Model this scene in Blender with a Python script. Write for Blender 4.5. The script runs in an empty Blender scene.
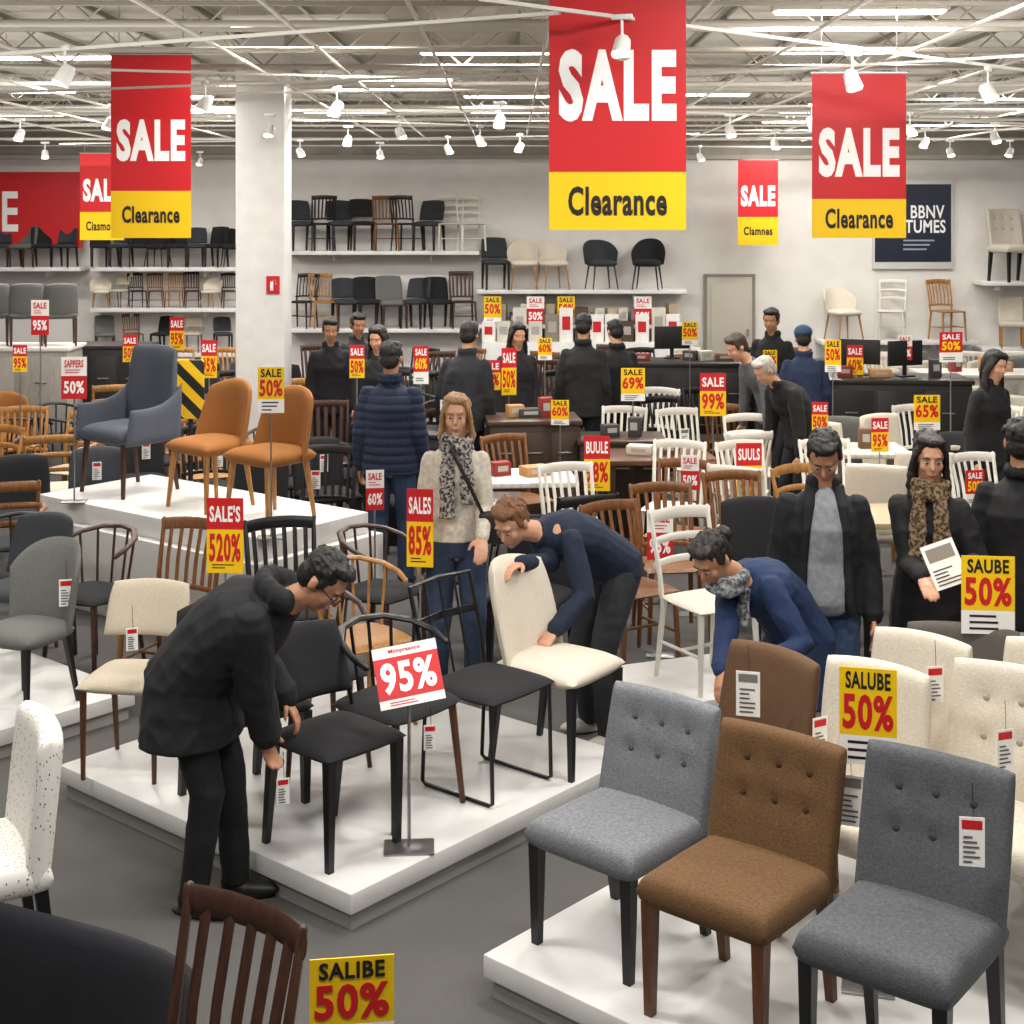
import bpy, bmesh, math, random
from mathutils import Vector, Matrix, noise
random.seed(7)
F=1450.0; H=2.7; YH=210.0
V=Vector; R=math.radians; sin=math.sin; cos=math.cos
SC=bpy.context.scene; COL=SC.collection
def S(px,s,z=0.0): return V(((px-512)/s,F/s,z))
# ---------------------------------------------------------------- materials
def lin(h):
    c=[int(h[i:i+2],16)/255 for i in (0,2,4)]
    return tuple((x/12.92 if x<=.04045 else ((x+.055)/1.055)**2.4) for x in c)+(1,)
MC={}
def mat(h,rough=.6,kind='plain',metal=0,scale=60,var=.12,bump=.1,emit=0,h2=None,name=None):
    key=(h,rough,kind,metal,scale,var,bump,emit,h2)
    if key in MC: return MC[key]
    m=bpy.data.materials.new(name or (kind+'_'+h)); m.use_nodes=True; nt=m.node_tree; N=nt.nodes; L=nt.links
    b=N['Principled BSDF']; b.inputs['Roughness'].default_value=rough; b.inputs['Metallic'].default_value=metal
    c=lin(h); b.inputs['Base Color'].default_value=c
    if emit:
        b.inputs['Emission Color'].default_value=c; b.inputs['Emission Strength'].default_value=emit
    def coord(sc=(1,1,1)):
        t=N.new('ShaderNodeTexCoord'); mp=N.new('ShaderNodeMapping'); mp.inputs['Scale'].default_value=sc
        L.new(t.outputs['Object'],mp.inputs['Vector']); return mp.outputs[0]
    def ramp(fac,c1,c2,p1=.3,p2=.7):
        r=N.new('ShaderNodeValToRGB'); r.color_ramp.elements[0].color=c1; r.color_ramp.elements[1].color=c2
        r.color_ramp.elements[0].position=p1; r.color_ramp.elements[1].position=p2
        L.new(fac,r.inputs[0]); L.new(r.outputs[0],b.inputs['Base Color']); return r
    def bmp(fac,st,dist=.004):
        bp=N.new('ShaderNodeBump'); bp.inputs['Strength'].default_value=st; bp.inputs['Distance'].default_value=dist
        L.new(fac,bp.inputs['Height']); L.new(bp.outputs[0],b.inputs['Normal'])
    dk=tuple(x*(1-var*2) for x in c[:3])+(1,); lt=tuple(min(1,x*(1+var)) for x in c[:3])+(1,)
    if kind in('fabric','paint','skin','carpet'):
        n=N.new('ShaderNodeTexNoise'); n.inputs['Scale'].default_value=scale; n.inputs['Detail'].default_value=4
        L.new(coord(),n.inputs['Vector']); ramp(n.outputs[0],dk,lt); 
        if bump: bmp(n.outputs[0],bump)
    elif kind=='hair':
        n=N.new('ShaderNodeTexNoise'); n.inputs['Scale'].default_value=60; n.inputs['Detail'].default_value=4
        L.new(coord((4,1,.6)),n.inputs['Vector']); ramp(n.outputs[0],dk,lt); bmp(n.outputs[0],.6,.006)
    elif kind=='weave':
        n=N.new('ShaderNodeTexNoise'); n.inputs['Scale'].default_value=260; n.inputs['Detail'].default_value=3; L.new(coord((1,1,.45)),n.inputs['Vector'])
        n2=N.new('ShaderNodeTexNoise'); n2.inputs['Scale'].default_value=200; n2.inputs['Detail'].default_value=2; L.new(coord((.4,.4,1.6)),n2.inputs['Vector'])
        mx=N.new('ShaderNodeMath'); mx.operation='ADD'; L.new(n.outputs[0],mx.inputs[0]); L.new(n2.outputs[0],mx.inputs[1]); md=N.new('ShaderNodeMath'); md.operation='MULTIPLY'; md.inputs[1].default_value=.5; L.new(mx.outputs[0],md.inputs[0])
        ramp(md.outputs[0],dk,lt,.36,.64); bmp(md.outputs[0],.4,.003)
    elif kind=='wood':
        n=N.new('ShaderNodeTexNoise'); n.inputs['Scale'].default_value=12; n.inputs['Detail'].default_value=5
        L.new(coord((6,6,.7)),n.inputs['Vector']); ramp(n.outputs[0],dk,lt,.25,.75)
    elif kind=='pattern':
        n=N.new('ShaderNodeTexNoise'); n.inputs['Scale'].default_value=scale; n.inputs['Detail'].default_value=2; L.new(coord(),n.inputs['Vector'])
        ramp(n.outputs[0],lin(h2),c,.42,.58)
    elif kind=='dash':
        n=N.new('ShaderNodeTexVoronoi'); n.inputs['Scale'].default_value=scale; L.new(coord((1.6,1.6,.8)),n.inputs['Vector'])
        ramp(n.outputs['Distance'],lin(h2),c,.17,.24)
    elif kind=='stripe':
        n=N.new('ShaderNodeTexWave'); n.bands_direction='DIAGONAL'; n.inputs['Scale'].default_value=scale
        L.new(coord((1,0,1)),n.inputs['Vector']); ramp(n.outputs[0],lin(h2),c,.49,.51)
    MC[key]=m; return m
def wood(h,r=.45): return mat(h,r,'wood',var=.22)
def fab(h,v=.16): return mat(h,.92,'fabric',scale=160,var=v,bump=.25)
def weave(h,v=.19): return mat(h,.95,'weave',var=v)
def cloth(h,r=.85): return mat(h,r,'fabric',scale=40,var=.12,bump=.15)
WHITE=mat('E8E7E4',.35,'paint',scale=8,var=.03,bump=0); PLW=mat('D6D5D2',.35,'paint',scale=8,var=.03,bump=0); BLACK=mat('1A1A1C',.5); CHROME=mat('A8A8A8',.3,metal=.9)
RED=mat('C8171E',.5); YEL=mat('F5C800',.5); PAPER=mat('F2F0EC',.6); TXB=mat('15130F',.6); TXW=mat('FBFAF8',.5); TXR=mat('C8171E',.5,name='red_ink')
TXY=mat('F8D000',.5,name='yellow_ink')
# ---------------------------------------------------------------- mesh tools
def mesh(bm,mats,sharp=40,recalc=True,name='part'):
    if recalc: bmesh.ops.recalc_face_normals(bm,faces=bm.faces[:])
    me=bpy.data.meshes.new(name); bm.to_mesh(me); bm.free()
    for m in (mats if isinstance(mats,(list,tuple)) else [mats]): me.materials.append(m)
    me.polygons.foreach_set('use_smooth',[True]*len(me.polygons)); me.set_sharp_from_angle(angle=R(sharp)); me.update(); return me
def NB(): return bmesh.new()
def box(bm,c,s,bev=0,rot=None,mi=0,seg=2):
    old=set(bm.faces); M=Matrix.Translation(V(c)) @ (rot.to_4x4() if rot else Matrix()) @ Matrix.Diagonal((*s,1))
    r=bmesh.ops.create_cube(bm,size=1,matrix=M)
    if bev:
        es=set()
        for v in r['verts']: es.update(v.link_edges)
        bmesh.ops.bevel(bm,geom=list(es),offset=bev,segments=seg,affect='EDGES',profile=.5)
    if mi:
        for f in bm.faces:
            if f not in old: f.material_index=mi
def loft(bm,pts,rad,seg=8,lat=None,mi=0,caps=False,sq=False):
    pts=[V(p) for p in pts]; n=len(pts)
    if not isinstance(rad,(list,tuple)): rad=[rad]*n
    rad=[(r,r) if not isinstance(r,tuple) else r for r in rad]
    if caps:
        t0=(pts[0]-pts[1]).normalized(); t1=(pts[-1]-pts[-2]).normalized(); r0=rad[0]; r1=rad[-1]
        m0=min(r0); m1=min(r1)
        pts=[pts[0]+t0*m0*.95,pts[0]+t0*m0*.65]+pts+[pts[-1]+t1*m1*.65,pts[-1]+t1*m1*.95]
        rad=[(r0[0]*.3,r0[1]*.3),(r0[0]*.76,r0[1]*.76)]+list(rad)+[(r1[0]*.76,r1[1]*.76),(r1[0]*.3,r1[1]*.3)]; n=len(pts)
    px=V(lat) if lat is not None else None; rings=[]
    for i in range(n):
        t=(pts[min(i+1,n-1)]-pts[max(i-1,0)])
        if t.length<1e-6: t=V((0,0,1))
        t.normalize()
        if px is None: px=V((1,0,0)) if abs(t.x)<.8 else V((0,1,0))
        x=px-t*px.dot(t)
        if x.length<1e-4: x=t.orthogonal()
        x.normalize(); y=t.cross(x)
        if lat is None: px=x
        ring=[]
        for k in range(seg):
            th=2*math.pi*(k+(.5 if sq else 0))/seg; q=1.414 if sq else 1
            ring.append(bm.verts.new(pts[i]+x*rad[i][0]*q*cos(th)+y*rad[i][1]*q*sin(th)))
        rings.append(ring)
    fs=[]
    for i in range(n-1):
        for k in range(seg):
            fs.append(bm.faces.new((rings[i][k],rings[i][(k+1)%seg],rings[i+1][(k+1)%seg],rings[i+1][k])))
    fs.append(bm.faces.new(rings[0][::-1])); fs.append(bm.faces.new(rings[-1]))
    if mi:
        for f in fs: f.material_index=mi
def ell(bm,c,r,M=None,seg=12):
    T=(M or Matrix()) @ Matrix.Translation(V(c)) @ Matrix.Diagonal((r[0],r[1],r[2],1))
    bmesh.ops.create_uvsphere(bm,u_segments=seg,v_segments=max(6,seg*2//3),radius=1,matrix=T)
def pillow(bm,f,n=10,m=10,p=6,mi=0,lin_=False):
    cl=(lambda t:t*(1.55-.55*t*t)) if lin_ else (lambda t:sin(math.pi/2*t))
    A=[max(-1,min(1,cl(2*i/n-1))) for i in range(n+1)]; B=[max(-1,min(1,cl(2*j/m-1))) for j in range(m+1)]
    g={}
    for i,a in enumerate(A):
        for j,b in enumerate(B):
            q=math.sqrt(max(0,(1-abs(a)**p)*(1-abs(b)**p)))
            if i in(0,n) or j in(0,m):
                v=bm.verts.new(f(a,b,0)); g[i,j,0]=v; g[i,j,1]=v
            else:
                g[i,j,0]=bm.verts.new(f(a,b,-q)); g[i,j,1]=bm.verts.new(f(a,b,q))
    for i in range(n):
        for j in range(m):
            for k in(0,1):
                vs=[g[i,j,k],g[i+1,j,k],g[i+1,j+1,k],g[i,j+1,k]]
                if k==0: vs=vs[::-1]
                fc=bm.faces.new(vs); fc.material_index=mi
# ---------------------------------------------------------------- templates
def inst(tpl,name,loc,rot=0,scale=1.0,label='',cat='',group=None,tilt=None,kind=None):
    root=bpy.data.objects.new(name,None); root.empty_display_size=.1; COL.objects.link(root)
    root.location=loc; root.rotation_euler=(tilt[0] if tilt else 0,tilt[1] if tilt else 0,R(rot)); 
    root.scale=(scale,)*3 if not isinstance(scale,tuple) else scale
    root['label']=label; root['category']=cat
    if group: root['group']=group
    obs=[]
    for (pn,me,par,lb) in tpl:
        o=bpy.data.objects.new(pn,me); COL.objects.link(o); o.parent=obs[par] if par is not None else root
        if lb: o['label']=lb
        obs.append(o)
    return root
def single(name,me,loc=(0,0,0),rot=0,label='',cat='',group=None,kind=None,r3=None):
    o=bpy.data.objects.new(name,me); COL.objects.link(o); o.location=loc; o.rotation_euler=r3 or (0,0,R(rot))
    if kind: o['kind']=kind
    else: o['label']=label; o['category']=cat
    if group: o['group']=group
    return o
def legm(top,bot,r0,r1,m,sq=True):
    bm=NB(); loft(bm,[top,V(top).lerp(V(bot),.5),bot],[r0,(r0+r1)/2,r1],seg=4 if sq else 8,lat=(1,0,0),sq=sq); return mesh(bm,m)
def legs4(fx,fy,bx,by,z,m,r0=.022,r1=.014,spl=(0,0,0,0),sq=True):
    out=[]
    for sx in(-1,1):
        out.append(('leg',legm((sx*fx,-fy,z),(sx*(fx+spl[0]),-fy-spl[1],0),r0,r1,m,sq),None,None))
        out.append(('leg',legm((sx*bx,by,z),(sx*(bx+spl[2]),by+spl[3],0),r0,r1,m,sq),None,None))
    return out
def seatm(w,d,z,t,m,k=.06,dome=.015,tap=1.0,p=6,n=10,crown=0):
    bm=NB()
    def f(a,b,s):
        x=a*math.sqrt(1-k*b*b); y=b*math.sqrt(1-k*a*a)
        ww=w/2*(1+(tap-1)*(b+1)/2)
        return V((x*ww,y*d/2,z-t/2+s*t/2+(dome*(1-a*a)*(1-b*b) if s>0 else 0)))
    pillow(bm,f,n,n,p,lin_=p>10); return mesh(bm,m,60)
def T_up(f,lm,w=.47,d=.47,h=.92,tuft=True,curve=.03,k=.08,sh=.48,st=.11,lean=.1,tap=1.0,bt=.07,sq=True,z0=None,lr=.022,crisp=False,bm_=None):
    P=[('seat',seatm(w,d,sh,st,f,.015 if crisp else .06,.010 if crisp else .015,1,18 if crisp else 6,22 if crisp else 10),None,None)]
    z0=sh-.07 if z0 is None else z0
    bts=[(-.5,.52),(0,.52),(.5,.52),(-.5,.0),(0,.0),(.5,.0)] if tuft else []
    bm=NB()
    def bf(a,b,s):
        q=k*max(b,0)**2; x=a*math.sqrt(1-q); bb=b*math.sqrt(1-k*a*a) if b>0 else b
        v=(bb+1)/2; y=d/2-.03+lean*v-curve*a*a*1.5+s*bt/2
        if s<0:
            dd=0
            for (ca,cb) in bts:
                r2=((a-ca)**2+((b-cb)*1.1)**2); dd=max(dd,.007*math.exp(-r2/.006)+.009*math.exp(-r2/.05))
            y+=dd
        return V((x*w/2*(1+(tap-1)*v),y,z0+v*(h-z0)))
    nn=48 if tuft else (20 if crisp else 12)
    pillow(bm,bf,nn,nn,18 if crisp else 6,lin_=crisp); P.append(('backrest',mesh(bm,f,60),None,None))
    for (ca,cb) in bts:
        bm=NB(); c=bf(ca,cb,-1); ell(bm,c+V((0,-.002,0)),(.013,.008,.013),seg=10); P.append(('button',mesh(bm,bm_ or f),1,None))
    P+=legs4(w/2-.035,d/2-.035,w/2-.035,d/2-.04,sh-st+.02,lm,lr,lr*.65,(0,.0,0,.05),sq)
    return P
def T_slat(wm,sm=None,ns=6,h=.9,w=.43,arms=False,hz=False,sw=.013,rh=.035,crown=.012):
    sm=sm or wm; P=[('seat',seatm(w,.42,.46,.035,sm,.1,.0,.9,8),None,None)]
    bm=NB(); yb=.18
    for sx in(-1,1): loft(bm,[(sx*.185,yb,.44),(sx*.19,yb+.02,.6),(sx*.2,yb+.09,h)],[.016,.016,.013],seg=6,caps=True)
    def rail(z,hh,y): 
        pts=[(x*.2,y-.0+.035*(1-abs(x)**2)*1,z+crown*(1-x*x)) for x in(-1.05,-.7,-.35,0,.35,.7,1.05)]
        loft(bm,pts,[(.011,hh)]*7,seg=8,lat=(0,1,0))
    rail(h-.03,rh,yb+.085)
    if hz:
        rail(h-.16,.022,yb+.06); rail(h-.28,.02,yb+.04)
    else:
        rail(.52,.016,yb+.005)
        for i in range(ns):
            a=(i-(ns-1)/2)/(ns/2)*.92; c=.035*(1-a*a)
            loft(bm,[(a*.185,yb+.005+c,.52),(a*.19,yb+.03+c,.68),(a*.2,yb+.085+c,h-.04)],[(sw,.006)]*3,seg=6,lat=(1,0,0))
    P.append(('backrest',mesh(bm,wm),None,None))
    P+=legs4(.18,.17,.175,.17,.45,wm,.019,.013,(.02,.02,.02,.05),False)
    bm=NB()
    for sx in(-1,1): loft(bm,[(sx*.19,-.18,.2),(sx*.188,.2,.2)],.009,seg=6)
    loft(bm,[(-.19,0,.2),(.19,0,.2)],.009,seg=6); P.append(('stretcher',mesh(bm,wm),None,None))
    if arms:
        for sx in(-1,1):
            bm=NB(); loft(bm,[(sx*.2,yb+.05,.68),(sx*.25,0,.67),(sx*.24,-.2,.66)],[.015,(.02,.012),(.022,.012)],seg=8,caps=True)
            loft(bm,[(sx*.21,-.15,.45),(sx*.24,-.17,.66)],.01,seg=6); P.append(('armrest',mesh(bm,wm),None,None))
    return P
def T_curve(fr,sm,lm,h=.8,ns=6,R0=.25):
    P=[('seat',seatm(.45,.43,.47,.05,sm,.2,.01,1,6),None,None)]; bm=NB(); pts=[];ang=[-105,-85,-60,-30,0,30,60,85,105]
    for a in ang:
        pts.append((R0*sin(R(a)),.0+R0*cos(R(a))*.95,h-.10*(abs(a)/105)**2))
    loft(bm,pts,[(.014,.014)]*2+[(.014,.02)]*5+[(.014,.014)]*2,seg=8,lat=(0,0,1),caps=True)
    for i in range(ns):
        a=(i-(ns-1)/2)*(150/ns); loft(bm,[(.2*sin(R(a)),.19*cos(R(a)),.45),(R0*sin(R(a)),R0*cos(R(a))*.95,h-.10*(abs(a)/105)**2)],.008,seg=6)
    P.append(('backrest',mesh(bm,fr),None,None)); P+=legs4(.17,.16,.16,.16,.45,lm,.018,.012,(.04,.03,.04,.06),False); return P
def T_metal(sm,bmn,h=.86):
    P=[('seat',seatm(.45,.43,.47,.05,sm,.1,.01),None,None)]; bm=NB(); y=.2
    loft(bm,[(-.2,y,.42),(-.2,y+.03,.6),(-.2,y+.1,h),(0,y+.12,h+.005),(.2,y+.1,h),(.2,y+.03,.6),(.2,y,.42)],.011,seg=8)
    loft(bm,[(-.2,y+.06,.7),(0,y+.09,.7),(.2,y+.06,.7)],[(.006,.02)]*3,seg=6,lat=(0,1,0))
    for a in(-.1,0,.1): loft(bm,[(a,y+.01,.44),(a,y+.06,.65),(a,y+.11,h)],.006,seg=6)
    P.append(('backrest',mesh(bm,bmn),None,None))
    for sx in(-1,1):
        bm=NB(); x=sx*.2
        loft(bm,[(x,-.18,.44),(x,-.19,.02),(x,-.17,.009),(x,.2,.009),(x,.22,.02),(x,.2,.44)],.009,seg=8); P.append(('leg',mesh(bm,bmn),None,'black metal sled leg frame'))
    return P
def T_wrap(f,lm,R0=.26,ang=75,top=.84,side=.22,pw=2.5,lean=.1,bt=.045,st=.1,sh=.47,sq=False,lr=.017,spl=.05,z0=.40,dy=.0,ysc=.85,pp=6):
    P=[('seat',seatm(R0*1.8,R0*1.75,sh,st,f,.25,.02),None,None)]; bm=NB()
    def bf(a,b,s):
        th=R(a*ang); tz=top-side*abs(a)**pw; v=(b+1)/2; rr=R0+s*bt/2+lean*.3*v
        return V((rr*sin(th),dy+rr*cos(th)*ysc+lean*v*cos(th)**2*(cos(th)>0),z0+v*(tz-z0)))
    pillow(bm,bf,24,10,pp); P.append(('backrest',mesh(bm,f,60),None,None))
    q=R0*.62; P+=legs4(q,q,q,q,sh-st+.02,lm,lr,lr*.6,(spl,spl,spl,spl),sq); return P
def T_shell(f,lm):
    P=[('seat',seatm(.48,.46,.47,.10,f,.12,.015,.95,7),None,None)]; bm=NB()
    def bf(a,b,s):
        v=(b+1)/2; q=.12*max(b,0)**2; x=a*math.sqrt(1-q); ww=.255-.03*v**1.5
        return V((x*ww,.20+.05*v-.15*a*a*(1-.5*v)+s*.03,.40+v*(.46-.06*a*a)))
    pillow(bm,bf,16,12,8); P.append(('backrest',mesh(bm,f,60),None,None))
    P+=legs4(.17,.17,.16,.16,.41,lm,.022,.014,(.035,.03,.035,.05),False); return P
def T_wing(f,lm):
    P=[('seat',seatm(.54,.52,.49,.13,f,.05,.02,1,8),None,None)]; bm=NB()
    def bf(a,b,s):
        v=(b+1)/2; q=.10*max(b,0)**2; x=a*math.sqrt(1-q); ww=.285-.035*v
        return V((x*ww,.24+.06*v-.07*a*a+s*.04,.40+v*.64-.015*a*a*v))
    pillow(bm,bf,14,14,8); P.append(('backrest',mesh(bm,f,60),None,None))
    for sx in(-1,1):
        bm=NB()
        def af(a,b,s):
            u=(a+1)/2; v=(b+1)/2; top=.63+.16*u**4; y=-.25+.50*u
            return V((sx*(.29+.02*v-.02*u*u+s*.03),y+.03*v*(1-u),.37+v*(top-.37)))
        pillow(bm,af,12,10,7); P.append(('armrest',mesh(bm,f,60),None,None))
    P+=legs4(.21,.2,.2,.2,.42,lm,.024,.015,(.03,.03,.03,.06),False); return P
GR=weave('74767B'); GR2=weave('56585C'); BR=weave('66492B'); CREAM=fab('C6BAA5',.08); CREAM2=fab('D8CFBF',.06); BLK=fab('1B1B1E',.15); DGR=fab('36393E',.15); CRT=weave('CFC6B6',.09)
SLATE=fab('4D525D',.12); OR=fab('97602A',.12); TAN=fab('5A402A',.12); LG=fab('6C6C69',.12); TAUPE=fab('5A544E',.1)
WD=wood('7E502A'); WL=wood('B07C42'); WDK=wood('44281A'); WN=wood('60391F'); WW=mat('DEDAD0',.4,name='white_lacquer'); WB=mat('141416',.4,name='black_lacquer')
TP={}
TP['gray']=T_up(GR,WB,h=.88,lr=.022,crisp=True,k=.03,curve=.012,bm_=fab('505257')); TP['brown']=T_up(BR,WN,h=.87,lr=.022,crisp=True,k=.03,curve=.012,bm_=fab('402C18')); TP['gray2']=T_up(GR2,WB,h=.88,lr=.022,crisp=True,k=.03,curve=.012,bm_=fab('3C3E42'))
TP['creamtuft']=T_up(CRT,WB,h=.94,w=.5,crisp=True,k=.04,bm_=fab('A79E8E')); TP['cream']=T_up(CRT,WL,h=.93,tuft=False,k=.09,curve=.02,w=.44,lean=.07,crisp=True)
TP['tanplain']=T_up(TAN,WDK,h=.86,tuft=False,k=.08,w=.46,crisp=True); TP['taupe']=T_up(TAUPE,WDK,h=.9,tuft=False,k=.06,w=.48,crisp=True)
TP['beigeblk']=T_up(CREAM2,WB,h=.9,tuft=False,k=.25,curve=.06,tap=.96,lean=.13,w=.46,lr=.018,st=.09)
TP['beigewood']=T_up(CREAM,WN,h=.86,tuft=False,k=.15,w=.42,d=.42,st=.07,z0=.6,sq=False,lr=.018)
TP['blackup']=T_up(BLK,WB,h=.86,tuft=False,k=.15,w=.42,d=.42,st=.06,z0=.56,lr=.02)
TP['blackfull']=T_up(BLK,WB,h=.86,tuft=False,k=.15,w=.44,d=.44,st=.08)
TP['dgray']=T_up(DGR,WB,h=.84,tuft=False,k=.2,curve=.06,w=.43,st=.08,z0=.5)
TP['lgray']=T_up(LG,WDK,h=.88,tuft=False,k=.15)
TP['graytaper']=T_wrap(LG,WB,R0=.25,ang=62,top=.9,side=.16,pw=3,bt=.05,sq=True)
TP['dash']=T_up(mat('E2DFD8',.9,'dash',h2='303030',scale=55),WB,h=.9,tuft=False,k=.08,curve=.02,w=.5,lean=.05,bt=.09,crisp=True)
TP['whiteslat']=T_slat(WW); TP['woodslat']=T_slat(WD); TP['dkslat']=T_slat(WDK,ns=5,h=.94,sw=.019,rh=.04,crown=.002); TP['blkslat']=T_slat(WB,BLK); TP['lightslat']=T_slat(WL)
TP['whitehz']=T_slat(WW,CREAM2,hz=True); TP['woodhz']=T_slat(WD,BLK,hz=True,arms=True); TP['lightarm']=T_slat(WL,CREAM,arms=True,hz=True)
TP['blackcurve']=T_curve(WB,BLK,WN,h=.76); TP['lightcurve']=T_curve(WL,WL,WL,h=.82,ns=7); TP['dkcurve']=T_curve(WDK,BLK,WDK)
TP['metal']=T_metal(BLK,WB); TP['orange']=T_shell(OR,WL); TP['shellblk']=T_wrap(BLK,WB,top=.82,side=.25); TP['shellgray']=T_wrap(DGR,WDK,top=.8,side=.2,ang=85)
TP['shellwhite']=T_wrap(CREAM2,WL,top=.8,side=.2)
TP['arm']=T_wing(SLATE,WDK)
TP['tub']=T_wrap(fab('1A1B22',.1),WB,R0=.36,ang=115,top=.84,side=.42,pw=1.7,lean=.06,bt=.10,st=.18,sh=.44,spl=.0,z0=.14,lr=.025)
LB={'gray':'gray linen upholstered dining chair with button-tufted back and black legs','brown':'brown upholstered dining chair with button-tufted back and walnut legs','gray2':'dark gray upholstered dining chair with tufted back and black legs','taupe':'dark taupe upholstered dining chair with plain back',
'creamtuft':'cream upholstered dining chair with button-tufted back','cream':'cream upholstered dining chair with straight back','tanplain':'brown leather-look dining chair with plain back','beigeblk':'cream leather dining chair with tall curved back and black tapered legs',
'beigewood':'beige upholstered dining chair with brown wooden legs','blackup':'black wooden dining chair with upholstered seat and open back','blackfull':'black upholstered dining chair with plain back','dgray':'charcoal upholstered dining chair with curved back','lgray':'light gray upholstered dining chair with dark legs',
'graytaper':'gray fabric shell chair with black legs','dash':'white dining chair with small black dash pattern','whiteslat':'white painted slat-back wooden chair','woodslat':'brown wooden slat-back dining chair','dkslat':'dark walnut slat-back wooden chair','blkslat':'black wooden slat-back dining chair','lightslat':'light oak slat-back dining chair',
'whitehz':'white wooden chair with horizontal back rails and cream seat','woodhz':'brown wooden armchair with ladder back and black seat','lightarm':'light wooden armchair with cream seat','blackcurve':'black spindle chair with curved top rail and brown legs','lightcurve':'light oak spindle chair with curved rail','dkcurve':'dark wooden chair with curved rail',
'metal':'black metal-framed chair with sled legs and padded seat','orange':'mustard orange upholstered chair with splayed oak legs','shellblk':'black shell chair with black legs','shellgray':'charcoal barrel-back shell dining chair','shellwhite':'white shell chair with oak legs','arm':'slate blue-gray high-back armchair with dark legs','tub':'black upholstered tub armchair with curved back'}
OCC=[]; PLT=[]
def free(x,y,r):
    for (a,b,q) in OCC:
        if (x-a)**2+(y-b)**2<(r+q)**2: return False
    for (o,u,v,lu,lv) in PLT:
        d=V((x,y,0))-o; a=d.dot(u); b=d.dot(v)
        if -r<a<lu+r and -r<b<lv+r: return False
    return True
def chair(t,loc,rot=0,sc=1.0,group=None,extra=''):
    nm='armchair' if t in('arm','tub','woodhz','lightarm') else 'dining_chair'
    return inst(TP[t],nm,loc,rot,sc,LB[t]+extra,'armchair' if nm=='armchair' else 'chair',group)
# ---------------------------------------------------------------- text
def text(s,size,m,xs=.8,bold=.02,y=-.003,cx=0,cz=0,ext=.0006,maxw=None):
    cu=bpy.data.curves.new('t','FONT'); cu.body=s; cu.size=size; cu.align_x='CENTER'; cu.align_y='CENTER'; cu.offset=bold*size; cu.extrude=ext; cu.resolution_u=3; cu.space_character=1+bold*2.8
    ob=bpy.data.objects.new('t',cu); COL.objects.link(ob); dg=bpy.context.evaluated_depsgraph_get()
    me=bpy.data.meshes.new_from_object(ob.evaluated_get(dg)); bpy.data.objects.remove(ob); bpy.data.curves.remove(cu)
    xx=[v.co.x for v in me.vertices]; yy=[v.co.y for v in me.vertices]
    w=max(xx)-min(xx); mx=(max(xx)+min(xx))/2; my=(max(yy)+min(yy))/2; hh=max(yy)-min(yy)
    fx=xs if maxw is None else maxw/w; fz=size/hh if maxw is not None else 1
    for v in me.vertices:
        a,b,c=v.co; v.co=((a-mx)*fx+cx,y-c,(b-my)*fz+cz)
    me.materials.clear(); me.materials.append(m); return me
def panelmesh(w,h,parts,z0=0,t=.004):
    bm=NB(); ms=[]
    for i,(a,b,m) in enumerate(parts):
        box(bm,(0,0,z0+h*(a+b)/2),(w,t,h*(b-a)),mi=i); ms.append(m)
    return mesh(bm,ms)
def lines(w,h,z0,n,m,y=-.003,x0=0):
    bm=NB()
    for i in range(n):
        l=w*random.uniform(.5,.95); box(bm,(x0-(w-l)/2,y,z0+h*(i+.5)/n),(l,.001,h/n*.35))
    return mesh(bm,m)
ST={}
def sign_tpl(style,t1,t2,w,h,zb):
    key=(style,t1,t2,w,h,round(zb,2))
    if key in ST: return ST[key]
    P=[]
    if zb>0.05:
        bm=NB(); box(bm,(0,.0,.004),(.17,.12,.008),.002); P.append(('base',mesh(bm,CHROME),None,None))
        bm=NB(); loft(bm,[(0,.008,.006),(0,.008,zb+.06)],.006,seg=8); P.append(('pole',mesh(bm,CHROME),None,None))
    pi=len(P)
    if style=='ry': parts=[(0,.58,YEL),(.58,1,RED)]; c1=TXW; c2=TXR
    elif style=='y': parts=[(0,.22,PAPER),(.22,1,YEL)]; c1=TXB; c2=TXR
    elif style=='yw': parts=[(0,.3,PAPER),(.3,1,YEL)]; c1=TXB; c2=TXR
    elif style=='wr': parts=[(0,.55,RED),(.55,1,PAPER)]; c1=TXR; c2=TXW
    elif style=='rw': parts=[(0,.32,PAPER),(.32,1,RED)]; c1=TXW; c2=TXY
    P.append(('sign_panel',panelmesh(w,h,parts,zb),None,None))
    if style=='ry':
        P.append(('lettering',text(t1,h*.22,c1,cz=zb+h*.79,maxw=w*.84,bold=.03),pi,None)); P.append(('price_lettering',text(t2,h*.38,c2,cz=zb+h*.34,maxw=w*.86,bold=.035),pi,None))
        P.append(('fine_print',lines(w*.7,h*.08,zb+h*.05,2,TXB),pi,None))
    elif style in('y','yw'):
        b=.22 if style=='y' else .30
        P.append(('lettering',text(t1,h*.18,c1,cz=zb+h*.87,maxw=w*.78,bold=.03),pi,None)); P.append(('price_lettering',text(t2,h*.37,c2,cz=zb+h*.545,maxw=w*.88,bold=.035),pi,None))
        P.append(('fine_print',lines(w*.7,h*(b-.06),zb+h*.03,3,TXB),pi,None))
    else:
        P.append(('lettering',text(t1,h*.18,c1,cz=zb+h*.84,maxw=w*.75,bold=.03),pi,None)); P.append(('price_lettering',text(t2,h*.3,c2,cz=zb+h*.54 if style=='rw' else zb+h*.28,maxw=w*.8,bold=.035),pi,None))
        P.append(('fine_print',lines(w*.7,h*.12,zb+h*.06 if style=='rw' else zb+h*.6,2,TXB if style=='rw' else TXR),pi,None))
    ST[key]=P; return P
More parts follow.
